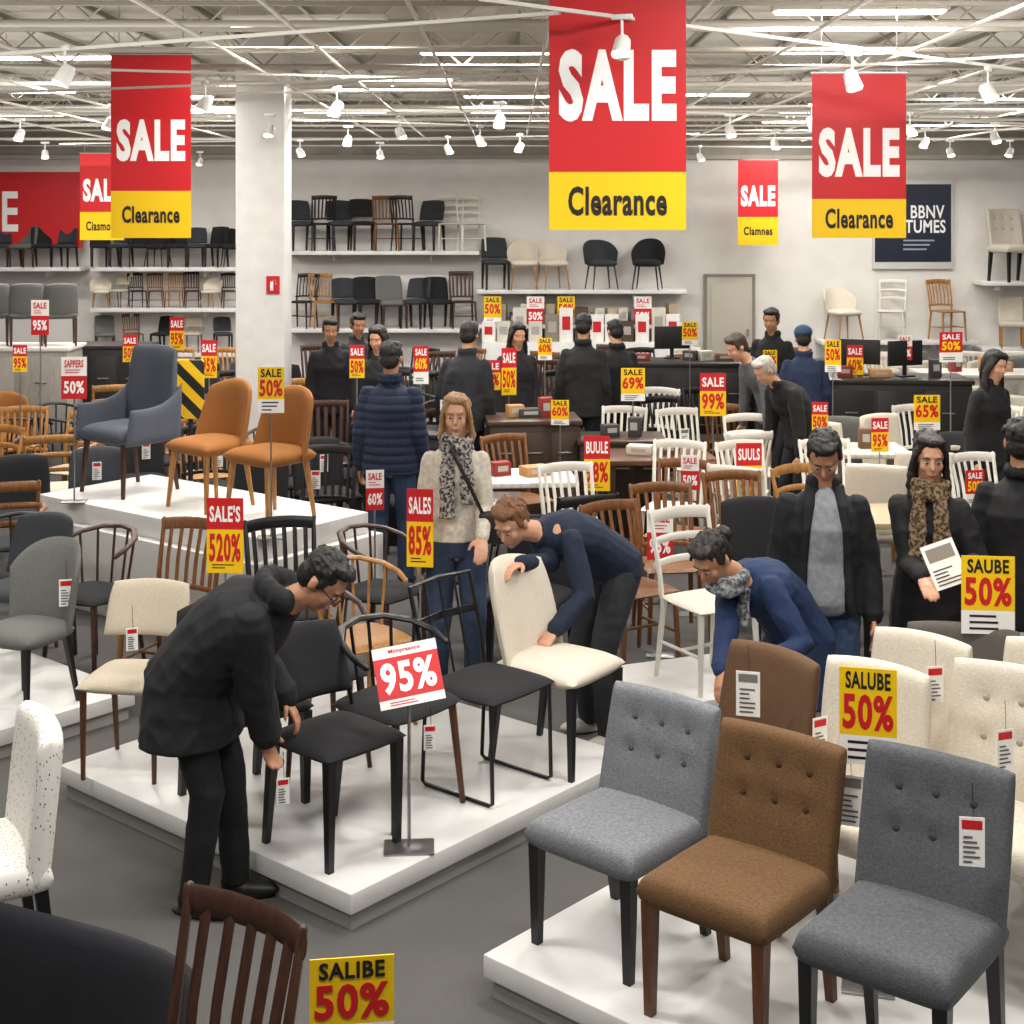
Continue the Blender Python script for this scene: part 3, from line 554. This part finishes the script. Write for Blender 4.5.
def fchair(t,px,s,r,force=True,rr=.30):
    p=S(px,s); best=None
    for rad in (0,.08,.16,.24,.32,.4,.5,.6):
        for k in range(1 if rad==0 else 10):
            x=p.x+rad*cos(k*.628); y=p.y+rad*sin(k*.628)
            if free(x,y,rr): best=(x,y); break
        if best: break
        if not force and rad>.1: break
    if not best: return
    OCC.append((best[0],best[1],rr)); chair(t,(best[0],best[1],0),r,1.0,'dining chairs crowding the sales floor')
    if s>112 and random.random()<.4 and abs((r+180)%360-180)<60 and 'curve' not in t:
        M=Matrix.Rotation(R(r),3,'Z') @ V((random.uniform(-.1,.1),.17 if 'slat' in t or 'hz' in t else .13,.84)); tagat(V((best[0],best[1],0))+M,random.choice((0,1,2)),r)
# ---------------------------------------------------------------- people
def rem(bm,vox,m,sm=4,disp=None,name='part'):
    me=bpy.data.meshes.new('t'); bmesh.ops.recalc_face_normals(bm,faces=bm.faces[:]); bm.to_mesh(me); bm.free()
    ob=bpy.data.objects.new('t',me); COL.objects.link(ob); md=ob.modifiers.new('r','REMESH'); md.mode='VOXEL'; md.voxel_size=vox
    if sm:
        s=ob.modifiers.new('s','SMOOTH'); s.iterations=sm; s.factor=.5
    dg=bpy.context.evaluated_depsgraph_get(); out=bpy.data.meshes.new_from_object(ob.evaluated_get(dg)); bpy.data.objects.remove(ob); bpy.data.meshes.remove(me)
    if disp:
        vs=out.vertices; ns=[v.normal.copy() for v in vs]
        for v,n in zip(vs,ns): v.co=v.co+n*disp(v.co)
    out.materials.clear(); out.materials.append(m); out.polygons.foreach_set('use_smooth',[True]*len(out.polygons)); out.update(); return out
def ik(a,b,l1,l2,hint):
    d=b-a; L=min(d.length,(l1+l2)*.998); dn=d.normalized(); x=(l1*l1-l2*l2+L*L)/(2*L); h=math.sqrt(max(0,l1*l1-x*x)); p=hint-dn*hint.dot(dn); p.normalize()
    return a+dn*x+p*h, a+dn*L
SKN={'a':'C08A6A','b':'CC9A7C','c':'B48262'}
def hand(bm,w,d,pn,thumb,curl):
    d=d.normalized(); t=(thumb-d*thumb.dot(d)).normalized(); pn=d.cross(t) if d.cross(t).dot(pn)>0 else -d.cross(t)
    loft(bm,[w,w+d*.04,w+d*.085],[(.026,.018),(.038,.017),(.04,.014)],seg=10,lat=t,caps=True)
    for i,(o,l) in enumerate(((.031,.072),(.011,.08),(-.010,.075),(-.030,.058))):
        p=w+d*.085+t*o; q=[p-d*.012]; a=curl*.4
        for sg in(.42,.32,.26):
            p=p+(d*cos(a)+pn*sin(a))*l*sg*1.05; q.append(p); a+=curl*.6
        loft(bm,q,[.0098,.0095,.009,.008],seg=7,caps=True)
    p=w+d*.025+t*.026; loft(bm,[p,p+(d*.6+t*.7+pn*.15).normalized()*.04,p+(d*.75+t*.55+pn*.35).normalized()*.07],[.014,.012,.0095],seg=7,caps=True)
def person(label,loc,yaw,k=1.0,near=True,l1=0,l2=None,hy=0,hz=.93,side=0,hyaw=0,hpitch=5,rh=None,lh=None,feet=None,top='1B1C20',pants='22232A',shoe='1A1A1A',skin='b',hair='2A1E18',hl='short',ex=.03,hem=.12,hood=False,scarf=None,shirt=None,puffer=False,glasses=False,curl=.5,collar=True,pn=None,female=False,cap=False,hroll=0,zipper=False):
    Mw=Matrix.Translation(V((loc[0],loc[1],0))) @ Matrix.Rotation(R(yaw),4,'Z') @ Matrix.Scale(k,4); Mi=Mw.inverted()
    OCC.append((loc[0],loc[1],.2))
    l1=R(l1); l2=R(l2) if l2 is not None else l1
    dr=lambda a:V((side,-sin(a),cos(a))).normalized()
    hip=V((0,hy,hz)); w=hip+dr(l1)*.2; ch=w+dr((l1+l2)/2)*.16; sh=ch+dr(l2)*.14; nk=sh+dr(l2*.9)*.085; 
    hc=nk+dr(l2*.8)*.115+V((0,-.015,0)); X=V((1,0,0))
    vox=.0085 if near else .013
    sw=.148 if female else .165
    SHR=sh+X*-sw+dr(l2)*-.055; SHL=sh+X*sw+dr(l2)*-.055
    def tgt(t,sx):
        if t is None: return V((sx*(sw+.065),sh.y*.6-.04+hy*.3,sh.z-.57))
        return Mi @ V(t)
    hint=V((0,1,-.3))
    hr=tgt(rh,-1); hl_=tgt(lh,1)
    eR,wR=ik(SHR,hr,.28,.25,hint+V((-.2,0,0))); eL,wL=ik(SHL,hl_,.28,.25,hint+V((.2,0,0)))
    feet=feet or ((-.11,.0,-8),(.11,.02,10))
    hj=[hip+V((-.088,0,-.02)),hip+V((.088,0,-.02))]; kn=[];an=[]
    for j,fo in zip(hj,feet):
        a,b=ik(j,V((fo[0],fo[1],.085)),.43,.41,V((0,-1,0.2))); kn.append(a); an.append(b)
    MH=Matrix.Translation(hc) @ Matrix.Rotation(R(hyaw),4,'Z') @ Matrix.Rotation(R(hpitch),4,'X') @ Matrix.Rotation(R(hroll),4,'Y') @ Matrix.Scale(1.04,4)
    sk=mat(SKN[skin],.55,'skin',scale=9,var=.05,bump=0)
    bm=NB(); wb=.13 if female else .145
    loft(bm,[hip+V((0,0,-.06)),hip,w+dr(l1)*-.06,w+dr(l1)*.04,ch,sh+dr(l2)*-.02,sh+dr(l2)*.02],[(.13,.09),(.16,.11),(wb,.10),(wb,.10),(.155,.115),(.13,.085),(.08,.06)],seg=16,lat=X,caps=True)
    loft(bm,[sh+dr(l2)*-.02,nk,hc+V((0,.01,-.03))],[(.066,.06),(.054,.055),(.054,.055)],seg=12,lat=X)
    for a,e,b in((SHR,eR,wR),(SHL,eL,wL)):
        loft(bm,[a,a.lerp(e,.5),e,e.lerp(b,.4),b],[.05,.045,.039,.037,.026],seg=10,caps=True)
    for j,kk,a in zip(hj,kn,an):
        loft(bm,[j,j.lerp(kk,.5),kk,kk.lerp(a,.35),a],[.085,.07,.052,.05,.036],seg=12,caps=True)
    for b,e,sx in((wR,eR,-1),(wL,eL,1)):
        d=(b-e).normalized(); hang=d.z<-.8 and (rh if sx<0 else lh) is None
        if hang: hand(bm,b,d,V((-sx,0,0)),V((0,-1,0)),curl)
        else: hand(bm,b,(d+V((0,-.0,-.25 if d.z>-.6 else 0))).normalized(),V((0,-.3,-1)) if pn is None else pn,V((-sx,-.2,.1)),curl)
    jw=.050 if female else .057
    for c,r in (((0,.012,.032),(.073,.093,.087)),((0,-.022,-.03),(jw,.064,.082)),((0,-.056,-.090),(.022,.020,.018)),((0,-.074,.034),(.048,.010,.011)),((.033,-.055,-.02),(.023,.024,.028)),((-.033,-.055,-.02),(.023,.024,.028)),((0,-.080,-.056),(.021,.009,.009)),((.074,.012,-.004),(.009,.018,.03)),((-.074,.012,-.004),(.009,.018,.03))): ell(bm,c,r,MH,14)
    loft(bm,[MH@V((0,-.08,.016)),MH@V((0,-.098,-.020))],[.007,.012],seg=8,caps=True)
    parts=[('body',rem(bm,vox*.82,sk,2),None,'skin')]
    HM=mat(hair,.55,'hair',var=.3); bm=NB()
    ell(bm,(0,.024,.044),(.0785,.0905,.0855),MH,18); ell(bm,(0,.05,-.008),(.07,.058,.068),MH,14); ell(bm,(.008,-.036,.095),(.056,.042,.026),MH,12); ell(bm,(-.03,-.02,.10),(.04,.045,.024),MH,12)
    for sx in(-1,1): ell(bm,(sx*.069,.0,.025),(.010,.03,.038),MH,10)
    if near and not cap:
        rr=random.Random(int(loc[0]*1000))
        for q in range(26):
            th=rr.uniform(-2.9,2.9); ph=rr.uniform(.35,1.25); d0=V((sin(th)*sin(ph),-cos(th)*sin(ph),cos(ph))); 
            if d0.y<-.75: continue
            p0=V((0,.024,.044))+V((d0.x*.078,d0.y*.09,d0.z*.085)); p1=p0+V((d0.x*.018,d0.y*.02-.006,-.024)); loft(bm,[MH@p0,MH@p1],[.011,.006],seg=6,caps=True)
    if hl!='short':
        dn=V((0,0,-1)); L={'long':.17,'mid':.09}.get(hl,0)
        if L:
            for sx in(-1,1):
                p0=MH@V((sx*.045,-.035,.085)); p1=MH@V((sx*.074,-.015,.02)); p2=MH@V((sx*.08,.01,-.06)); loft(bm,[p0,p1,p2,p2+dn*L*.5+X*sx*.01,p2+dn*L+X*sx*.005+V((0,-.02,0))],[(.016,.03),(.014,.035),(.018,.036),(.02,.034),(.012,.02)],seg=10,lat=X,caps=True)
            p0=MH@V((0,.08,.03)); loft(bm,[p0,p0+V((0,.02,-.1)),p0+V((0,.03,-.1-L))],[(.07,.04),(.08,.035),(.06,.02)],seg=12,lat=X,caps=True)
        if hl=='bun': ell(bm,(0,.125,.03),(.04,.038,.04),MH,12)
    parts.append(('hair',rem(bm,.0052 if near else .012,HM,1,lambda c:.004*noise.noise(c*40)+.0035*noise.noise(V((c.x*150,c.y*60,c.z*30)))),None,None))
    if near:
        for sx in(-1,1):
            bm=NB(); ell(bm,(sx*.028,-.0795,.008),(.0115,.007,.0048),MH,10); parts.append(('eye',mesh(bm,mat('9A918B',.3)),None,'white of the eye'))
            bm=NB(); ell(bm,(sx*.028,-.0845,.008),(.0056,.004,.005),MH,8); parts.append(('iris',mesh(bm,mat('1E120C',.2)),len(parts)-1,None))
            bm=NB(); loft(bm,[MH@V((sx*.014,-.085,.030)),MH@V((sx*.03,-.0835,.034)),MH@V((sx*.046,-.075,.029))],[.0022,.0026,.0015],seg=6,caps=True); parts.append(('eyebrow',mesh(bm,HM),None,None))
        bm=NB(); loft(bm,[MH@V((-.021,-.082,-.053)),MH@V((0,-.0895,-.057)),MH@V((.021,-.082,-.053))],[.003,.0048,.003],seg=6,caps=True); parts.append(('lips',mesh(bm,mat('94564C' if not female else 'A04440',.45)),None,None))
        if glasses:
            bm=NB()
            for sx in(-1,1):
                loft(bm,[MH@V((sx*.031+.022*cos(t),-.1,.008+.017*sin(t))) for t in [q*math.pi/6 for q in range(13)]],.0024,seg=5)
                loft(bm,[MH@V((sx*.053,-.1,.01)),MH@V((sx*.078,.01,.01))],.0024,seg=5)
            loft(bm,[MH@V((-.01,-.102,.01)),MH@V((.01,-.102,.01))],.0024,seg=5); parts.append(('glasses',mesh(bm,BLACK),None,'thin black eyeglasses'))
    if cap:
        bm=NB(); ell(bm,(0,.02,.07),(.09,.1,.075),MH,14); ell(bm,(0,-.1,.065),(.06,.06,.008),MH,12); parts.append(('cap',mesh(bm,mat(cap,.7)),None,None))
    e=ex; bm=NB(); hemp=hip+V((0,.0,-hem-.01)); fl=max(0,hem-.1)*.12
    loft(bm,[hemp,hip,w+dr(l1)*-.06,w+dr(l1)*.04,ch,sh+dr(l2)*-.05,sh+dr(l2)*-.01,sh+dr(l2)*.03],[(.165+e+fl,.12+e+fl),(.162+e,.115+e),(wb+.012+e,.106+e),(wb+.014+e,.107+e),(.158+e,.118+e),(.15+e*.5,.095+e*.6),(.115+e*.3,.08+e*.3),(.075,.066)],seg=18,lat=X)
    for a,el,b in((SHR,eR,wR),(SHL,eL,wL)):
        b2=el.lerp(b,.97); loft(bm,[a,a.lerp(el,.5),el,el.lerp(b,.5),b2],[.047+e*.45,.05+e*.5,.045+e*.55,.04+e*.5,.034+e*.42],seg=14,caps=True)
        if ex>.025 and near: q1=el.lerp(b,.90); loft(bm,[q1,b2],[.037+e*.45,.037+e*.45],seg=14)
    if collar:
        loft(bm,[sh+dr(l2)*-.03,sh+dr(l2)*.055],[(.082,.076),(.07,.068)],seg=14,lat=X)
        if ex>.028 and not scarf and not hood:
            for tt in range(11):
                a=-.25*math.pi+1.5*math.pi*(tt/10); q=nk+V((.066*cos(a),.02+.066*sin(a),-.015)); ell(bm,q,(.022,.022,.036),None,8)
    if hood:
        for tt in range(11):
            a=math.pi*(-.08+1.16*tt/10); q=nk+V((.105*cos(a),.035+.10*sin(a),.015+.045*sin(a))); ell(bm,q,(.045,.045,.058),None,10)
        q=nk+V((0,.14,-.03)); ell(bm,q,(.12,.075,.09),None,14)
    TM=cloth(top,.85); amp=.0045 if ex<.025 else .0065
    def dsp(c):
        q=noise.noise(V((c.x*6,c.y*6,c.z*4))); q2=noise.noise(V((c.x*9+5+c.z*4,c.y*9,c.z*11))); q3=noise.noise(V((c.x*15,c.y*15+3,c.z*7)))
        v=amp*(1.2*q+1.1*(.3-abs(q2)*1.7)+.5*(.25-abs(q3)*1.3))
        if puffer: v=.4*v+.009*(abs(sin(c.z*math.pi/.06))**.6-.6)
        return v
    parts.append(('sweater' if ex<.025 else 'jacket',rem(bm,vox*.9 if near else .014,TM,4,dsp),None,None))
    if zipper:
        bm=NB(); pts=[hip+V((0,-.122-e,-hem+.01)),hip+V((0,-.114-e,0)),w+dr(l1)*.0+V((0,-.104-e,0)),ch+V((0,-.118-e,.0))]; loft(bm,pts,[(.004,.004)]*4,seg=5); parts.append(('zipper',mesh(bm,mat('50504F',.4)),None,None))
    if shirt:
        bm=NB(); pts=[hip+V((0,-.10-e,-.04)),hip+V((0,-.112-e,0)),w+V((0,-.098-e,0)),ch+V((0,-.110-e,0)),sh+V((0,-.075-e*.5,-.04)),sh+V((0,-.06,.03))]
        loft(bm,pts,[(.095,.026),(.095,.03),(.09,.03),(.085,.03),(.065,.03),(.045,.025)],seg=14,lat=X,caps=True); parts.append(('shirt',rem(bm,.009,cloth(shirt),3,lambda c:.004*noise.noise(c*14)),None,'gray shirt visible in the open jacket'))
        for sx in(-1,1):
            bm=NB(); pts=[hip+V((sx*.125,-.105-e,-hem)),hip+V((sx*.115,-.118-e,0)),w+V((sx*.103,-.105-e,0)),ch+V((sx*.090,-.118-e,0)),sh+V((sx*.078,-.085-e*.5,-.03)),nk+V((sx*.068,-.03,-.03)),nk+V((sx*.05,.04,-.02))]
            loft(bm,pts,[(.022,.012)]*4+[(.028,.014)]*2+[(.024,.012)],seg=8,lat=X,caps=True); parts.append(('lapel',rem(bm,.007,TM,2,lambda c:.003*noise.noise(c*14)),None,None))
    if scarf:
        bm=NB(); c0=nk+V((0,-.01,-.02)); pts=[c0+V((.078*cos(t),.075*sin(t),.012*sin(2*t))) for t in [q*math.pi/6 for q in range(13)]]; loft(bm,pts,[(.03,.028)]*13,seg=10,caps=True)
        pts=[p+V((0,-.02,-.045)) for p in pts]; loft(bm,pts,[(.028,.026)]*13,seg=10,caps=True)
        fr=-.125-e; 
        for sx,ln in((-.05,.34),(.045,.26)):
            q=c0+V((sx,-.085,-.03)); g=V((sx*1.2,ch.y+fr,ch.z+.02)); loft(bm,[q,g,g+V((0,-.01 if l2<.4 else -.02,-ln+.1))],[(.035,.02),(.044,.014),(.05,.009)],seg=10,lat=X,caps=True)
        parts.append(('scarf',rem(bm,.008,mat(scarf[0],.9,'pattern',h2=scarf[1],scale=60),2,lambda c:.009*noise.noise(c*24)),None,'patterned scarf'))
    bm=NB(); loft(bm,[hip+V((0,0,-.1)),hip+V((0,0,.0)),hip+dr(l1)*.1],[(.14,.11),(.168,.12),(.15,.11)],seg=14,lat=X)
    for j,kk,a in zip(hj,kn,an):
        loft(bm,[j,j.lerp(kk,.5),kk,kk.lerp(a,.5),a+V((0,.005,-.03))],[.098,.087,.071,.064,.058],seg=12,caps=False)
    parts.append(('trousers',rem(bm,vox if near else .014,cloth(pants,.85),4,lambda c:.005*(noise.noise(V((c.x*9,c.y*9,c.z*8)))+.7*(.3-abs(noise.noise(V((c.x*7+c.z*4,c.y*7,c.z*14))))*1.5))),None,None))
    for fo,a in zip(feet,an):
        M=Matrix.Translation((a.x,a.y,0)) @ Matrix.Rotation(R(fo[2]),4,'Z'); bm=NB()
        ell(bm,(0,-.055,.036),(.045,.125,.036),M,14); ell(bm,(0,.015,.06),(.042,.055,.058),M,12); ell(bm,(0,-.02,.012),(.046,.13,.012),M,12); parts.append(('shoe',rem(bm,.009,mat(shoe,.5),2),None,None))
    return inst(parts,'person',(loc[0],loc[1],0),yaw,k,label,'person')
person('man in black hooded jacket and glasses touching a black chair',(-1.16,5.64),76,.96,l1=42,l2=66,hy=.10,hz=.925,hpitch=50,hyaw=0,rh=(-.95,5.60,.66),lh=(-.91,5.78,.76),feet=((-.1,.04,-5),(.09,-.06,8)),top='15161A',pants='121215',skin='c',hair='15110F',hood=True,glasses=True,ex=.07,hem=.24,curl=.6,zipper=True)
person('standing woman in off-white sweater, patterned scarf and blue jeans',(-.31,8.02),6,.96,l1=0,l2=3,hpitch=4,hyaw=-8,top='CEC5B6',pants='2A3B54',hair='A67E54',hl='mid',scarf=('ACA59C','2A2A2C'),ex=.012,hem=.0,female=True,lh=(-.16,7.74,.95),shoe='222222')
person('man in navy sweater bending over to grip a cream chair',(.43,7.40),-58,.97,l1=54,l2=80,hy=.12,hz=.915,hpitch=34,hyaw=24,rh=(.04,6.97,1.0),lh=(.20,6.90,.70),feet=((-.12,.04,-8),(.13,-.02,12)),top='152238',pants='2C2D31',skin='b',hair='7A5234',ex=.022,hem=.04,curl=.7,shoe='B8B4AC')
person('woman in blue coat and gray scarf bending toward a chair',(1.20,6.5),-58,.93,l1=36,l2=66,hy=.13,hz=.84,hpitch=40,hyaw=10,rh=(.88,6.12,.72),lh=(1.06,6.06,.80),top='142A50',pants='1A243C',skin='c',hair='1E1512',hl='bun',scarf=('8C8E92','4A4C50'),ex=.03,hem=.3,female=True)
person('man in open black jacket over gray t-shirt, looking down',(1.45,6.78),-6,.965,hpitch=40,hyaw=-10,l1=3,l2=12,top='131418',pants='34496A',skin='c',hair='100E0E',shirt='8A8C91',ex=.04,hem=.05)
person('woman in black coat and patterned scarf holding a leaflet',(1.98,6.88),-14,.94,hpitch=14,hyaw=8,l1=0,l2=4,top='131316',pants='15151A',skin='b',hair='1C1310',hl='long',scarf=('8C7658','3A2C20'),ex=.025,hem=.42,female=True,rh=(1.86,6.56,1.04),lh=(2.08,6.56,1.10))
person('man in black jacket turned away from the aisle',(2.44,6.94),160,.97,top='0E0E11',pants='15151A',skin='c',hair='14100E',ex=.04,hem=.18)
person('man in navy quilted puffer jacket and jeans, back turned',(-.87,10.4),172,1.0,top='131F38',pants='2B3E5C',hair='17120F',skin='c',puffer=True,ex=.045,hem=.10,hpitch=10)
bm=NB(); box(bm,(0,0,0),(.15,.004,.2)); inst([('page',mesh(bm,PAPER),None,None),('printed_text',lines(.12,.08,-.09,5,mat('444444'),y=-.004),0,None),('printed_block',panelmesh(.12,.06,[(0,1,mat('8A8278'))],.02,.006),0,None)],'leaflet',(1.93,6.47,1.12),-10,1,'printed white leaflet held in a hand','leaflet',tilt=(R(-20),R(-22)))
bm=NB(); box(bm,(0,0,0),(.2,.09,.17),.02); P=[('body',mesh(bm,mat('1C1714',.45)),None,None)]; bm=NB()
loft(bm,[(-.08,-.02,.08),(-.16,-.06,.26),(-.25,-.03,.43),(-.28,.08,.47)],[(.010,.003)]*4,seg=6,lat=(1,0,0)); P.append(('strap',mesh(bm,mat('1C1714',.45)),None,None))
inst(P,'handbag',(-.08,7.86,.98),0,1,'dark leather shoulder bag carried by a woman','bag')
far=[(583,108,312,'18191C',170,'short',0),(617,105,318,'131316',-160,'short',0),(462,117,324,'17181C',165,'short',15),(516,108,320,'202024',20,'long',0),(330,106,314,'1A1A1E',10,'bun',5),(380,113,323,'1C1C20',-20,'long',0),(356,99,311,'222226',30,'short',0),(805,109,325,'1C2A48',175,'short',10),(773,100,306,'16161A',-30,'short',0),(985,131,346,'101013',30,'long',5)]
for i,(px,s,yt,c,yw,hh,ln) in enumerate(far):
    z=H-(yt-YH)/s; k=z/1.775 if ln<12 else z/1.72; p=S(px,s)
    person({'short':'person with short dark hair','long':'woman with long dark hair','bun':'woman with tied dark hair'}[hh]+' in '+('navy' if c=='1C2A48' else 'black')+' jacket near the counters',(p.x,p.y),yw,k,near=False,l1=ln,l2=ln+5,hpitch=15,top=c,pants='1A1C22',hair='14100E',hl=hh,skin='b' if i%2 else 'c',ex=.03,cap='2C4A6A' if px==805 else False,female=hh!='short')
p=S(794,122); person('white-haired man in black jacket leaning over a table',(p.x,p.y),-65,.93,near=False,l1=20,l2=48,hy=.1,hpitch=35,top='141518',pants='1A1A20',hair='B8B2A8',ex=.035,skin='b')
p=S(765,112); person('person in gray sweater leaning forward at the counter',(p.x,p.y),-70,.98,near=False,l1=20,l2=45,hy=.1,hpitch=30,top='5A5C60',pants='24242A',hair='3A2A20',ex=.024,skin='b')
# ---------------------------------------------------------------- floor fill
fill=[('dkcurve',66,172,-30),('woodslat',125,178,-20),('blackcurve',20,160,20),('woodhz',30,148,200),('blkslat',206,184,20),
('dkcurve',262,188,150),('blackcurve',305,190,20),('dkcurve',345,172,60),('blackcurve',378,168,-20),('woodslat',395,150,20),
('whiteslat',551,143,20),('blkslat',585,150,200),('woodslat',609,157,10),('woodslat',655,157,30),('woodslat',678,143,-20),('blackfull',730,160,20),('woodslat',708,150,10),('whiteslat',676,130,-20),('whiteslat',714,132,20),('whiteslat',772,131,10),('whiteslat',690,113,20),('whiteslat',655,112,-15),('whitehz',735,113,10),
('cream',880,140,160),('cream',915,132,170),('cream',855,128,200),('whiteslat',945,132,20),('cream',980,140,180),('whiteslat',1010,132,0),('taupe',960,240,-20),('blackfull',1000,158,10),('lgray',1040,190,-30),('lightarm',770,150,40),('blackfull',800,165,150),('woodslat',850,170,-20),('beigewood',905,170,60),
('lightslat',20,112,10),('lightarm',60,115,-20),('blackfull',20,136,20),('dgray',95,130,10),('orange',5,100,20),('blackfull',140,120,20),('blkslat',325,135,0),('blackfull',345,125,30),('blackfull',300,128,-10),('dgray',320,148,20),
('blkslat',470,152,20),('blackfull',500,160,-20),('woodslat',520,128,30),('dkcurve',620,138,-10),('blackfull',480,125,200),('blkslat',560,124,10),('woodslat',740,146,180),('dkslat',640,172,200),('woodhz',605,180,-20),('blkslat',700,172,30),('blkslat',170,186,30),('blackcurve',95,190,-20)]
for t,px,s,r in fill: fchair(t,px,s,r)
random.seed(11)
def ztype(px,s):
    if px<300: return random.choice(('dkcurve','blackfull','woodslat','lightslat','dgray','blackcurve','lightarm','blkslat'))
    if px<620: return random.choice(('blackfull','blkslat','woodslat','dkslat','dkcurve','dgray','blackcurve','dkslat'))
    if px<800: return random.choice(('whiteslat','woodslat','woodslat','blackfull','whiteslat','blkslat'))
    return random.choice(('cream','whiteslat','whiteslat','lgray','beigewood','cream','blackfull','woodslat'))
for s in (178,170,162,155,148,141,135,129,123,117,111,106,101,96,91,86,82,78):
    px=-20+random.uniform(0,30)
    while px<1044:
        if not(s>165 and px>560) and not(px<250 and s>142): fchair(ztype(px,s),px,s,random.choice((-30,20,30,150,200,10)),False,.27)
        px+=s*.2
# ---------------------------------------------------------------- camera & world
cam=bpy.data.cameras.new('camera'); cam.lens=F/1024*36; cam.sensor_width=36; cam.shift_y=-(512-YH)/1024; cam.clip_end=200
co=bpy.data.objects.new('camera',cam); COL.objects.link(co); co.location=(0,0,H); co.rotation_euler=(R(90),0,0); SC.camera=co
w=bpy.data.worlds.new('w'); SC.world=w; w.use_nodes=True; w.node_tree.nodes['Background'].inputs[0].default_value=(.98,.98,1,1); w.node_tree.nodes['Background'].inputs[1].default_value=.2
SC.view_settings.view_transform='Standard'
